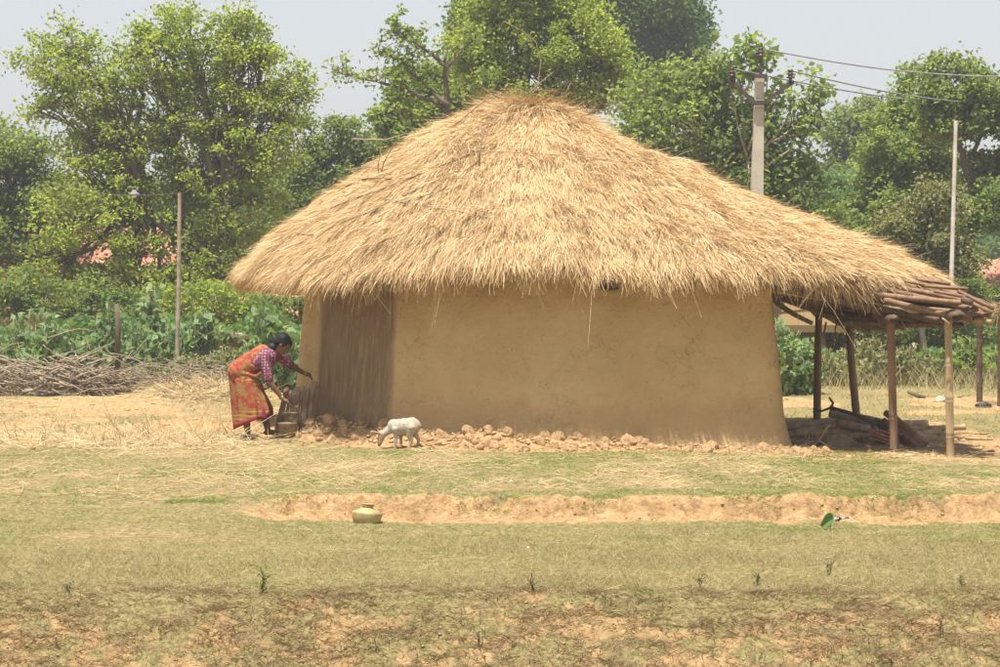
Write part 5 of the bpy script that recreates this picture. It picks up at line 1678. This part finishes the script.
# sparse branchy tree
def branchy():
    D = 50; base = G(452, D, -.05)
    root = empty('sparse_tree', base, 'sparse tree with long bare limbs and small leaf tufts left of the thatch peak', 'tree')
    m = MB(base); tips = []
    def limb(pix, r0, r1, tw=True):
        pts = [P(a, b, D + random.uniform(-.2, .2)) for a, b in pix]
        q = []
        for u, v in zip(pts[:-1], pts[1:]): q += curve_pts(u, v, 4, 0, .03)[:-1]
        q.append(pts[-1]); k = len(q) - 1
        m.tube(q, [r0 + (r1 - r0) * i / k for i in range(k + 1)], 6)
        for i, p in enumerate(q):
            if i > k * .25: tips.append((p, .10 + .06 * random.random()))
            if tw and i > k * .2:
                for _ in range(2):
                    e = p + Vector((random.uniform(-.35, .35), random.uniform(-.35, .35), random.uniform(-.05, .38)))
                    m.tube(curve_pts(p, e, 3, .05, .06), [.016, .012, .008, .004], 4); tips.append((e, .10))
    m.tube([base, P(450, 250, D), P(449, 130, D), P(446, 85, D), P(445, 60, D), P(447, 48, D)], [.16, .13, .09, .06, .035, .015], 8)
    limb([(449, 108), (415, 94), (385, 84), (352, 76), (338, 73)], .06, .012); limb([(449, 105), (430, 90), (405, 66), (393, 58), (378, 50)], .055, .012)
    limb([(448, 68), (432, 54), (415, 42), (400, 36), (392, 24)], .05, .010); limb([(449, 66), (462, 50), (476, 38)], .03, .01)
    limb([(449, 118), (430, 118), (405, 112), (392, 108)], .04, .01); limb([(449, 100), (470, 92), (490, 84)], .04, .01)
    m.build('trunk', M['bark'], root)
    n = 1700; k = RS.randint(0, len(tips), n)
    c = np.array([list(tips[i][0]) for i in k]); r = np.array([tips[i][1] for i in k])
    V, Q, a = leaves(c + RS.normal(size=(n, 3)) * r[:, None] * .75 - np.array(base), np.full(n, .12), .6, .3)
    link('crown', big('crown', V, Q, {'v': a}), LM['freshgreen'], root)
branchy()
tree('leafy_tree', 'mid green bushy tree filling in below the bare limbs', 'tree', 430, 56, [(405, 92, 22), (425, 105, 26), (400, 118, 26), (440, 85, 20), (465, 100, 26), (385, 122, 16), (450, 125, 30), (410, 140, 30)], leaf=.12, mat='freshgreen', nleaf=22000, clr=.34, group=None)
tree('leafy_tree', 'yellow-green tree directly behind the thatch peak', 'tree', 555, 54, [(490, 20, 36), (470, 50, 26), (520, 10, 44), (560, 5, 44), (530, 50, 44), (575, 45, 46), (600, 60, 30), (490, 75, 36), (545, 85, 40), (595, 90, 34), (510, -30, 40), (560, -30, 40), (470, 85, 22), (618, 88, 16), (612, 40, 16)], leaf=.10, mat='yellowgreen', nleaf=44000, trunk_r=.22, clr=.38, group=None)
tree('leafy_tree', 'tall hazy blue-green tree rising highest right of the peak', 'tree', 640, 82, [(610, 10, 44), (650, 0, 46), (680, 25, 32), (660, 40, 40), (620, 50, 38), (690, 60, 22), (640, 80, 40), (590, -10, 44), (675, 80, 30), (697, 38, 14), (640, -40, 50)], leaf=.16, mat='darkgreen', nleaf=52000, trunk_r=.3, clr=.6, group=None)
tree('leafy_tree', 'hazy dark tree peeping out left of the tree behind the peak', 'tree', 470, 80, [(470, 20, 20), (482, 5, 24), (465, 40, 20), (500, -10, 30), (475, 65, 24)], leaf=.16, mat='darkgreen', nleaf=15000, clr=.5, group=None)
tree('bushy_tree', 'twiggy tree with hanging pods around the power pole', 'tree', 735, 49, [(650, 105, 32), (680, 90, 34), (705, 75, 28), (640, 135, 34), (690, 130, 40), (725, 110, 34), (745, 150, 42), (700, 165, 38), (775, 160, 34), (765, 120, 24), (785, 190, 38), (800, 165, 22), (740, 200, 40), (810, 215, 34), (722, 84, 16), (795, 130, 14)], leaf=.13, mat='midgreen', nleaf=16000, clr=.46, bark='palebark', group=None, cpl=1.1, trunk_r=.12)


def podtwigs():
    D = 48.5; b = G(742, D); root = empty('pod_tree', b, 'leggy half-bare sapling with curling dark pods rising above the crossarm', 'tree')
    m = MB(b); tips = []
    def lim(pix, r):
        pts = [P(a, c, D + random.uniform(-.1, .1)) for a, c in pix]; q = []
        for u, v in zip(pts[:-1], pts[1:]): q += curve_pts(u, v, 3, 0, .04)[:-1]
        q.append(pts[-1]); m.tube(q, [r * (1 - .75 * i / (len(q) - 1)) for i in range(len(q))], 5)
        tips.append(pts[-1]); tips.append(pts[-2]); return q
    m.tube([b, P(745, 220, D), P(748, 160, D)], [.08, .06, .04], 7)
    for pix in (((748, 160), (742, 110), (740, 70), (745, 50)), ((748, 160), (735, 110), (728, 80), (722, 57)), ((746, 90), (755, 70), (762, 52)), ((748, 160), (770, 120), (782, 85), (812, 78)), ((748, 170), (780, 130), (795, 100), (822, 92)),
                ((760, 150), (790, 130), (808, 115), (818, 96)), ((748, 180), (790, 150), (800, 125), (812, 122)), ((740, 90), (736, 66), (748, 46)), ((748, 150), (765, 100), (768, 60))):
        lim(pix, .03)
    for k in range(20):
        pods = MB(b)
        x = random.uniform(790, 822); y = random.uniform(88, 125); a = P(x, y, D)
        pods.tube([a, a + Vector((random.uniform(-.05, .1), 0, -.12)), a + Vector((random.uniform(-.1, .16), 0, -.28)), a + Vector((random.uniform(-.12, .1), 0, -.38))], [.008, .016, .016, .006], 5); pods.build('seed_pod', M['bark'], root)
    for k in range(8):
        pods = MB(b); x = random.uniform(738, 752); y = random.uniform(60, 85); a = P(x, y, D)
        pods.tube([a, a + Vector((random.uniform(-.05, .1), 0, -.15)), a + Vector((random.uniform(-.1, .1), 0, -.3))], [.006, .014, .005], 5); pods.build('seed_pod', M['bark'], root)
    m.build('trunk', M['palebark'], root)
    n = 900; k = RS.randint(0, len(tips), n); c = np.array([list(tips[i]) for i in k]) + RS.normal(size=(n, 3)) * .16
    V, Q, a = leaves(c - np.array(b), np.full(n, .16), .7, .25); link('crown', big('crown', V, Q, {'v': a}), LM['freshgreen'], root)


podtwigs()


def palm(px, py, D, label, lean=0, R_=2.3, n=22):
    base = G(px + lean, D, -.1); top = P(px, py, D); root = empty('palm_tree', base, label, 'palm')
    m = MB(base); m.tube([base, base.lerp(top, .5) + Vector((.1, 0, 0)), top], [.16, .13, .11], 9); m.build('trunk', M['bark'], root)
    parts = []; sp = MB(base)
    for k in range(n):
        a = 2 * math.pi * k / n + random.uniform(-.2, .2); up = random.uniform(-.3, 1.1); Lh = R_ * random.uniform(.8, 1.1)
        pts = []
        for i in range(13):
            t = i / 12
            r = Lh * (t - .12 * t * t) * math.cos(up * .6); z = Lh * (math.sin(up) * t - (.75 - .1 * up) * t * t)
            pts.append(top + Vector((math.cos(a) * r, math.sin(a) * r, z)))
        sp.tube(pts, [.025 * (1 - .8 * i / 12) for i in range(13)], 4)
        c = []; dd = []
        for i in range(1, 12):
            for sgn in (-1, 1):
                for q in range(5):
                    p = pts[i].lerp(pts[i + 1] if i < 12 else pts[i], q / 5); t = (pts[min(i + 1, 12)] - pts[i - 1]).normalized()
                    s = t.cross(Vector((0, 0, 1))).normalized() * sgn
                    c.append(list(p)); dd.append(list((t * .6 + s * .8 + Vector((0, 0, -.45))).normalized()))
        c = np.array(c); dd = unit(np.array(dd) + RS.normal(size=(len(c), 3)) * .08)
        parts.append(strands(c - np.array(base), dd, np.full(len(c), .62) * RS.uniform(.7, 1, len(c)), np.full(len(c), .045), np.tile([0, 0, 1.0], (len(c), 1)), np.tile([0, 0, -.25], (len(c), 1)), RS.uniform(0, 1, len(c)), tip=.1))
    V, Q, a = cat(parts); link('fronds', big('fronds', V, Q, {'v': a}), LM['darkgreen'], root); sp.build('frond_ribs', M['bark'], root)


palm(843, 178, 62, 'dark drooping palm in the gap right of the power pole')
palm(824, 215, 66, 'smaller hazy palm behind and below the drooping one', R_=2.2, n=16)
palm(-18, 300, 60, 'young palm low at the far left behind the shrubs', R_=1.8, n=14)
tree('leafy_tree', 'hazy pale green tree behind the right-hand trees', 'tree', 855, 84, [(870, 120, 20), (850, 135, 26), (885, 128, 24), (865, 165, 34), (895, 160, 34), (850, 185, 26), (880, 200, 36), (920, 190, 40), (905, 118, 18)], leaf=.18, mat='midgreen', nleaf=30000, clr=.55, group=None)
tree('leafy_tree', 'bright mid-green tree in front on the right, left of the whitish pole', 'tree', 905, 55, [(902, 92, 12), (905, 110, 20), (890, 130, 24), (925, 128, 26), (900, 155, 34), (930, 165, 30), (880, 175, 26), (890, 200, 34), (920, 205, 36), (870, 215, 26), (900, 235, 36), (935, 240, 30), (865, 245, 24), (912, 76, 9)], leaf=.12, mat='freshgreen', nleaf=28000, clr=.34, group=None)
tree('leafy_tree', 'tall tree with a slanting trunk at the right edge', 'tree', 968, 50, [(940, 68, 16), (935, 88, 20), (955, 100, 26), (978, 88, 24), (972, 72, 13), (995, 115, 30), (965, 125, 26), (1010, 150, 40), (945, 130, 20), (975, 190, 34), (1000, 210, 36), (960, 225, 32), (1030, 110, 40), (1050, 180, 50), (930, 104, 14)], leaf=.12, mat='midgreen', nleaf=24000, clr=.33, group=None, fork=4.2, trunk_r=.15)
tree('leafy_tree', 'drab olive bushy tree low under the right-hand trees', 'tree', 925, 47, [(890, 235, 24), (920, 225, 26), (940, 205, 22), (905, 260, 26), (935, 255, 28), (962, 262, 20), (880, 262, 20)], leaf=.09, mat='dryolive', nleaf=20000, clr=.35, group=None, bark='palebark', trunk_r=.07)
tree('leafy_tree', 'low dark tree showing between roof slope and palm', 'tree', 790, 58, [(770, 215, 30), (800, 235, 30), (830, 245, 30), (850, 225, 26), (760, 180, 30), (815, 205, 22)], leaf=.12, mat='darkgreen', nleaf=24000, clr=.4, group=None)
for px, D, hw, sd, lb in ((-60, 95, 300, 1, 'distant band of trees on the left'),):
    pass
for px, D, lb, lo, mt in ((25, 47, 'low dark scrub tree at the far left above the shrubs', [(0, 285, 24), (25, 290, 22), (45, 300, 20), (-25, 295, 30), (15, 305, 24)], 'midgreen'),
                          (105, 47.5, 'low scrub tree hanging over the shrubs by the short stake', [(75, 305, 20), (95, 292, 20), (120, 300, 20), (145, 308, 20), (110, 318, 22), (70, 320, 18)], 'midgreen'),
                          (190, 48, 'low yellowish scrub tree between bamboo pole and hut', [(165, 300, 20), (190, 306, 22), (215, 296, 22), (240, 306, 22), (262, 300, 20), (205, 322, 22), (250, 326, 22), (180, 325, 18)], 'yellowgreen'),
                          (290, 47, 'low scrub tree right against the hut, left of its wall', [(280, 310, 18), (300, 318, 20), (290, 335, 20), (270, 325, 14)], 'midgreen'),
                          (830, 49, 'thin scrub tree beyond the far lean-to posts', [(815, 322, 14), (840, 330, 18), (865, 326, 16), (835, 345, 18), (880, 340, 18), (860, 355, 16)], 'dryolive'),
                          (940, 49, 'thin scrub tree between the pale post and the shelter', [(905, 330, 16), (930, 322, 18), (955, 318, 18), (975, 300, 16), (990, 325, 20), (960, 345, 18), (920, 350, 18), (1005, 290, 18), (965, 280, 12)], 'midgreen')):
    tree('scrub_tree', lb, 'tree', px, D, lo, leaf=.09, mat=mt, nleaf=int(len(lo) * 900), clr=.30, group=None, bark='palebark', trunk_r=.05, fork=.6)
# far wood closing the view behind everything
parts = []; n = 110000
px = RS.uniform(-260, 1260, n); px[:45000] = np.where(RS.uniform(0, 1, 45000) < .5, RS.uniform(-1700, -200, 45000), RS.uniform(1200, 2700, 45000)); D = RS.uniform(95, 125, n)
topz = 3.8 + 3.4 * fbm(px * .012, px * 0, 801, 4) + 1.6 * (px < 320) + 1.0 * (px > 840)
z = topz * (1 - RS.uniform(0, 1, n) ** 1.6)
pos = np.stack([X(px, D), D, z], -1)
V, Q, a = leaves(pos, np.where((px < -260) | (px > 1260), .95, .46), .8, .2)
tag(link('distant_woods', big('distant_woods', V, Q, {'v': a}), LM['darkgreen']), 'far hazy wood behind the village trees', 'wood', kind='stuff')
# undergrowth behind the shrubs
parts = []; n = 80000
px = RS.uniform(-420, 1420, n); D = RS.uniform(44, 48, n); m_ = (px < 350) | (px > 740); px, D = px[m_], D[m_]; n = len(px)
hz_ = .75 + 1.0 * fbm(px * .03, px * 0, 811, 4) - .7 * (px > 740); z = hz_ * RS.uniform(0, 1, n) ** .8
V, Q, a = leaves(np.stack([X(px, D), D, z], -1), np.full(n, .12), .7, .3)
tag(link('undergrowth', big('undergrowth', V, Q, {'v': a}), LM['darkgreen']), 'tangled green undergrowth behind the shrubs', 'undergrowth', kind='stuff')


def shrub(px, D, wpx, toppy, label, mat='bluegreen', leaf=.15, stems=26, per=26, group=None, bare=.25, droop=.75, aspect=.62, stemmat='palebark', cat_='shrub', name='leafy_shrub'):
    b = G(px, D, -.03); root = empty(name, b, label, cat_, group)
    hh = P(px, toppy, D).z - b.z; w = wpx * D / F
    m = MB(b); C = []; SZ = []
    for k in range(stems):
        a = random.uniform(0, 6.28); r = math.sqrt(random.random()) * w * .5
        r0 = r * .55
        h = hh * (1 - .45 * (r / (w * .5)) ** 2) * random.uniform(.72, 1.04)
        p0 = b + Vector((math.cos(a) * r0, math.sin(a) * r0 * .7, 0)); p1 = b + Vector((math.cos(a) * r * 1.05, math.sin(a) * r * .8, h))
        q = curve_pts(p0, p1, 4, .03, .04); m.tube(q, [.014, .012, .010, .008, .004], 5)
        for i in range(per):
            t = bare + (1 - bare) * random.random() ** .8
            j = min(int(t * 4), 3); p = q[j].lerp(q[j + 1], t * 4 - j)
            an = random.uniform(0, 6.28); d = random.uniform(.02, .16)
            C.append([p.x + math.cos(an) * d - b.x, p.y + math.sin(an) * d - b.y, p.z + random.uniform(-.06, .03) - b.z])
    C = np.array(C)
    V, Q, a = leaves(C, np.full(len(C), leaf), aspect, droop, fold=.12)
    link('foliage', big('foliage', V, Q, {'v': a}), LM[mat], root)
    m.build('stems', M[stemmat], root)


SH = [(18, 41.2, 84, 296, 'tall leafy shrub at the far left edge'), (50, 40.2, 66, 306, 'dense leafy shrub second from the left edge'), (84, 40.9, 56, 330, 'leafy shrub left of the short brown stake'),
      (108, 41.8, 30, 292, 'upright leafy shrub rising behind the brown stake'), (138, 40.2, 56, 322, 'leafy shrub right of the short brown stake'), (150, 42.0, 26, 280, 'tall narrow shrub topping the row left of the bamboo pole'), (176, 41.8, 48, 318, 'leafy shrub around the foot of the slender bamboo pole'),
      (203, 41.5, 32, 302, 'leafy shrub right of the slender bamboo pole'), (-35, 41, 90, 300, 'leafy shrub cut by the left edge')]
for a in SH:
    shrub(*a, group='leafy shrubs along the field edge', stems=26, per=25)
for a in ((225, 39.2, 60, 345, 'low dusty green bush just left of the woman'), (190, 39.4, 64, 352, 'low dusty scrub below the bamboo pole'), (150, 39.2, 56, 362, 'thin weedy scrub between brush heap and pole')):
    shrub(*a, mat='dryolive', leaf=.08, stems=60, per=36, bare=.1, droop=.2, group='low scrub on the left')
shrub(275, 39.6, 70, 305, 'broad-leaved dark bush behind the woman, against the hut', leaf=.20, stems=26, per=26, bare=.05)
shrub(300, 40.5, 50, 330, 'shorter bush in the gap between woman and hut wall', leaf=.18, stems=18, per=24, bare=.05)
for a in ((775, 37.5, 50, 312, 'leafy shrub just right of the hut wall'), (800, 38.5, 46, 330, 'leafy shrub behind the far lean-to post')):
    shrub(*a, leaf=.13, stems=40, per=34, bare=.05, group='shrubs behind the lean-to')
for i, a in enumerate(((838, 42.5, 60, 345, 'thin dusty shrub between the two far posts'), (872, 43, 60, 335, 'thin dusty shrub between the leaning post and the near post'), (915, 43, 60, 340, 'thin dusty shrub between near post and pale post'), (962, 43, 54, 335, 'broad-leaved shrub right of the pale post'), (1000, 44, 60, 345, 'shrub beyond the small straw shelter'))):
    shrub(*a, mat='freshgreen' if i > 2 else 'dryolive', leaf=.10 if i < 3 else .14, stems=44, per=22, bare=.15, droop=.35, group='thin shrubs behind the lean-to')


def brush(px, D, w, h, n, label, r=.014, L0=1.0):
    b = G(px, D, 0); m = MB(b)
    for k in range(n):
        x = b.x + random.uniform(-w, w) * .5; y = D + random.uniform(-.35, .35); z = b.z + abs(random.gauss(0, .45)) * h * (1 - .5 * abs(x - b.x) / (w * .5))
        a = random.uniform(-.5, .9) * (1 if random.random() < .5 else -1); ln = L0 * random.uniform(.35, 1.2); bow = random.uniform(-.35, .35)
        pts = []
        for i in range(7):
            t = i / 6 - .5
            px_ = x + math.cos(a) * ln * t + bow * (t * t - .1) * ln * math.sin(a) ; pz_ = z + math.sin(a) * ln * t * .8 + bow * (.25 - t * t) * ln
            pts.append(Vector((px_ + random.uniform(-.02, .02), y + t * random.uniform(-.3, .3), max(pz_, h1(px_, D) + .01) + random.uniform(-.015, .015))))
        rr = r * random.uniform(.5, 1.4)
        m.tube(pts, [rr * (1 - .6 * i / 6) for i in range(7)], 5)
    return tag(m.build('brush_heap', M['palebark'], None, b), label, 'brushwood', 'heaps of cut dry branches')


brush(25, 38.4, 1.3, .75, 170, 'grey heap of dry branches at the left edge below the shrubs', .014)
brush(82, 38.2, 1.1, .8, 190, 'thickest heap of pale dry branches, left of the stake', .016)
brush(130, 38.4, 1.0, .7, 130, 'dry branch heap under the short stake', .012)
brush(185, 38.2, 1.2, .62, 150, 'low thin twig heap under the bamboo pole', .009, .8)
brush(225, 38.2, .8, .62, 120, 'upright dry twigs beside the woman', .008, .7)
brush(-30, 38.4, 1.1, .7, 90, 'dry branches cut by the left edge')
# tall dry weeds behind the lean-to and along the left shrubs
parts = []
for (a, b, D0, D1, n, ln) in ((770, 1040, 40.5, 43, 800, .42), (-60, 250, 38, 40, 2200, .35)):
    px = RS.uniform(a, b, n); D = RS.uniform(D0, D1, n); x = X(px, D)
    parts.append(blades(x, D, ln * RS.uniform(.4, 1.5, n), np.full(n, .012), .35, RS.uniform(0, 1, n), -.1))
V, Q, a = cat(parts); tag(link('dry_weeds', big('dry_weeds', V, Q, {'v': a}), M['drygrass']), 'tall dry weed stalks along the field edge', 'weeds', kind='stuff')
# straw heap left of the woman
hb = G(203, 35.6); n = 3800
x = hb.x + RS.normal(size=n) * .42; y = hb.y + RS.normal(size=n) * .4
z = H(x, y) + .12 * np.exp(-(((x - hb.x) / .5) ** 2)) * RS.uniform(0, 1, n)
d = unit(np.stack([RS.normal(size=n), RS.normal(size=n) * .5, RS.normal(size=n) * .18], -1))
V, Q, a = strands(np.stack([x, y, z], -1) - np.array(hb), d, RS.uniform(.1, .4, n), np.full(n, .011), unit(RS.normal(size=(n, 3)) * .4 + np.array([0, -1, 1])), RS.normal(size=(n, 3)) * .15, RS.uniform(0, 1, n), tip=.5)
tag(link('straw_heap', big('straw_heap', V, Q, {'v': a}), M['litter'], None, hb), 'low mound of loose straw before the scrub, left of the woman', 'straw heap')
hb = G(130, 25.5); n = 2600
x = hb.x + RS.normal(size=n) * .7; y = hb.y + RS.normal(size=n) * .55; z = H(x, y) + RS.uniform(0, .06, n)
d = unit(np.stack([RS.normal(size=n), RS.normal(size=n) * .7, RS.normal(size=n) * .25], -1))
V, Q, a = strands(np.stack([x, y, z], -1) - np.array(hb), d, RS.uniform(.1, .42, n), np.full(n, .008), unit(RS.normal(size=(n, 3)) * .4 + np.array([0, -1, 1])), RS.normal(size=(n, 3)) * .3, RS.uniform(.3, 1, n), tip=.6)
tag(link('straw_scatter', big('straw_scatter', V, Q, {'v': a}), M['litter'], None, hb), 'pale tangled straw spread flat over the earth on the left', 'straw')


def seedling(px, D, h, label, leafy=0, mat='weed'):
    b = G(px, D, -.01); root = empty('dry_seedling' if not leafy else 'seedling', b, label, 'seedling')
    m = MB(b)
    for k in range(3 if not leafy else 4):
        a = random.uniform(-.5, .5); p = curve_pts(b, b + Vector((math.sin(a) * h * .4, random.uniform(-.03, .03), h * random.uniform(.6, 1))), 4, 0, .08); m.tube(p, [.0035, .003, .0025, .002, .0012], 5)
        for i in range(2):
            q = p[random.choice((2, 3))]; m.tube([q, q + Vector((random.uniform(-.05, .05), 0, random.uniform(.02, .06)))], [.002, .001], 4)
    m.build('stem', M['bark'], root)
    n = 26 + leafy; c = np.stack([RS.normal(size=n) * .03, RS.normal(size=n) * .02, RS.uniform(.2, 1.0, n) * h], -1)
    V, Q, a = leaves(c, np.full(n, .022 if not leafy else .035), .45, .1); link('leaves', big('leaves', V, Q, {'v': a}), LM['dryolive' if not leafy else 'freshgreen'], root)


seedling(263, 14.0, .19, 'young seedling with one bright leaf low on the left', 14)
for px, D, h, lb in ((533, 13.9, .15, 'dark leafless seedling near the bottom centre'), (70, 14.0, .10, 'thin upright weed at the lower left'), (829, 14.9, .13, 'dry stalk below the broad leaf'), (700, 14.2, .11, 'dry stalk left of the bare soil patch'), (757, 14.4, .12, 'thin dry stalk in the lower terrace, right of centre'), (941, 13.3, .22, 'bushy dry weed at the lower right'), (962, 14.2, .10, 'small weed at the right end of the lower terrace'), (480, 12.9, .16, 'dry twig on the near bank left of centre')):
    seedling(px, D, h, lb)

# ================================================================== FAR HOUSES
def tiled_house(cx, D, w, dep, eave, ridge, label, wallmat='housewall'):
    b = Vector((cx, D, 0)); b.z = h1(cx, D) - .1
    root = empty('tiled_house', b, label, 'house')
    m = MB(b); hw = w / 2; hd = dep / 2; ez = b.z + eave
    m.box(b + Vector((0, 0, eave / 2)), (w, dep, eave)); m.build('wall', M[wallmat], root, smooth=False)
    rf = MB(b); n = 48
    for sgn in (-1, 1):   # ribbed tile slopes
        vs = []; fs = []; rows = 14; cols = int(w / .11)
        for i in range(rows + 1):
            t = i / rows
            for k in range(cols + 1):
                x = -hw - .35 + (w + .7) * k / cols
                vs.append(b + Vector((x, sgn * (hd + .45) * t, ridge - (ridge - eave + .18) * t + .035 * (k % 2) + .03 * (1 - (i % 2)) + .05 * math.sin(x * 1.3))))
        for i in range(rows):
            for k in range(cols):
                a = i * (cols + 1) + k; fs.append((a, a + 1, a + cols + 2, a + cols + 1))
        rf.add(vs, fs)
    ro = rf.build('roof', M['tile'], root, smooth=False)
    so = ro.modifiers.new('s', 'SOLIDIFY'); so.thickness = .06
    gm = MB(b)
    for sx in (-1, 1):
        x = sx * hw
        gm.add([b + Vector((x, -hd, eave)), b + Vector((x, hd, eave)), b + Vector((x, 0, ridge - .08))], [(0, 1, 2)])
    gm.build('gable', M[wallmat], root, smooth=False)
    dm_ = MB(b); dm_.box(b + Vector((w * .18, -hd - .02, .9)), (.8, .08, 1.7)); dm_.build('door', M['darkdoor'], root, smooth=False)
    for sx in (-.3, .42):
        wm = MB(b); wm.box(b + Vector((w * sx, -hd - .02, 1.35)), (.5, .07, .5)); wm.build('window', M['darkdoor'], root, smooth=False)


tiled_house(-11.2, 58.5, 5.4, 4, 2.5, 3.5, 'house with an orange-red tiled roof showing at the left edge')
tiled_house(-7.2, 53, 4.6, 3.4, 1.45, 2.5, 'low red-tiled house glimpsed through leaves left of the bamboo pole')
tiled_house(10.9, 52.5, 5.6, 4, 1.5, 2.55, 'red-tiled house behind the lean-to at the right edge')
# small mud outhouse behind the low scrub
b = G(223, 44.5); root = empty('mud_outhouse', b, 'low tan mud building with white-capped wall behind the woman', 'outhouse')
m = MB(b); zt = P(223, 338, 44.5).z - b.z; m.box(b + Vector((0, .6, zt / 2)), (1.5, 1.2, zt)); m.build('wall', M['housewall'], root, smooth=False)
m = MB(b); m.box(b + Vector((.25, .5, zt + .06)), (1.2, 1.6, .07), rot=Matrix.Rotation(R(8), 3, 'Y')); m.build('roof', M['palebark'], root, smooth=False)
for k in range(5):
    m = MB(b); m.ball(b + Vector((-.3 + .16 * k, .02, zt + .05)), .05, 8, 5); m.build('cap_stone', M['whitecloth'], root)
# thatched hut far behind the lean-to
b = G(790, 47); root = empty('thatched_outhouse', b, 'low brown thatched outhouse seen just right of the hut wall', 'outhouse')
m = MB(b); m.box(b + Vector((0, 1, .6)), (1.5, 2, 1.2)); m.build('wall', M['housewall'], root, smooth=False)
m = MB(b); vs = [b + Vector(q) for q in ((-1.1, -.4, 1.1), (1.1, -.4, 1.1), (1.1, 2.4, 1.1), (-1.1, 2.4, 1.1), (-.5, 1, 2.05), (.5, 1, 2.05), (-1.1, -.4, .95), (1.1, -.4, .95), (1.1, 2.4, .95), (-1.1, 2.4, .95))]
m.add(vs, [(0, 1, 5, 4), (1, 2, 5), (2, 3, 4, 5), (3, 0, 4), (6, 7, 1, 0), (7, 8, 2, 1), (8, 9, 3, 2), (9, 6, 0, 3), (9, 8, 7, 6)])
m.build('roof', M['litter'], root, smooth=False)

# ================================================================== LIGHT, AIR, CAMERA
SUN_EL, SUN_AZ = 74.0, -24.0          # azimuth measured from "towards the camera", negative = from the left
sd = Vector((math.sin(R(SUN_AZ)) * math.cos(R(SUN_EL)), -math.cos(R(SUN_AZ)) * math.cos(R(SUN_EL)), math.sin(R(SUN_EL))))
sun = bpy.data.lights.new('sun', 'SUN'); so = bpy.data.objects.new('sun', sun); COL.objects.link(so)
sun.energy = 4.4; sun.angle = R(.8); sun.color = (1.0, .95, .87)
so.rotation_euler = sd.to_track_quat('Z', 'Y').to_euler(); so.location = (0, 20, 30)
wd = bpy.data.worlds.new('World'); SC.world = wd; wd.use_nodes = True
nt = wd.node_tree; nt.nodes.clear()
sky = nt.nodes.new('ShaderNodeTexSky'); sky.sky_type = 'NISHITA'; sky.sun_disc = False
sky.sun_elevation = R(SUN_EL); sky.sun_rotation = math.atan2(sd.x, sd.y)
sky.air_density = 1.0; sky.dust_density = 1.6; sky.ozone_density = 1.0; sky.altitude = 50
hs = nt.nodes.new('ShaderNodeHueSaturation'); hs.inputs['Saturation'].default_value = .24
bg = nt.nodes.new('ShaderNodeBackground'); bg.inputs['Strength'].default_value = .083
wo = nt.nodes.new('ShaderNodeOutputWorld')
L(nt, sky.outputs[0], hs.inputs['Color']); L(nt, hs.outputs[0], bg.inputs[0]); L(nt, bg.outputs[0], wo.inputs[0])

hz = MB((0, 110, 0)); hz.box((0, 112, 6.6), (500, 330, 17.6))
hm, ht, ho = new_mat('haze_air')
vol = ht.nodes.new('ShaderNodeVolumePrincipled'); vol.inputs['Color'].default_value = (.93, .96, 1, 1); vol.inputs['Density'].default_value = .0013; vol.inputs['Anisotropy'].default_value = .2
L(ht, vol.outputs[0], ho.inputs['Volume'])
tag(hz.build('haze', hm, None, (0, 110, 0), smooth=False), kind='stuff')

cam = bpy.data.cameras.new('camera'); co = bpy.data.objects.new('camera', cam); COL.objects.link(co)
co.location = (0, 0, CZ); co.rotation_euler = (R(90), 0, 0)
cam.sensor_width = 36; cam.lens = 81; cam.shift_y = -(333.5 - HZ) / 1000.0
cam.clip_start = .5; cam.clip_end = 2000
SC.camera = co
SC.view_settings.view_transform = 'Standard'; SC.view_settings.look = 'None'; SC.view_settings.exposure = 0.9; SC.view_settings.gamma = 1.0
SC.view_settings.use_curve_mapping = False
SC.cycles.max_bounces = 6; SC.cycles.diffuse_bounces = 4; SC.cycles.transmission_bounces = 4; SC.cycles.transparent_max_bounces = 4
SC.cycles.volume_bounces = 0
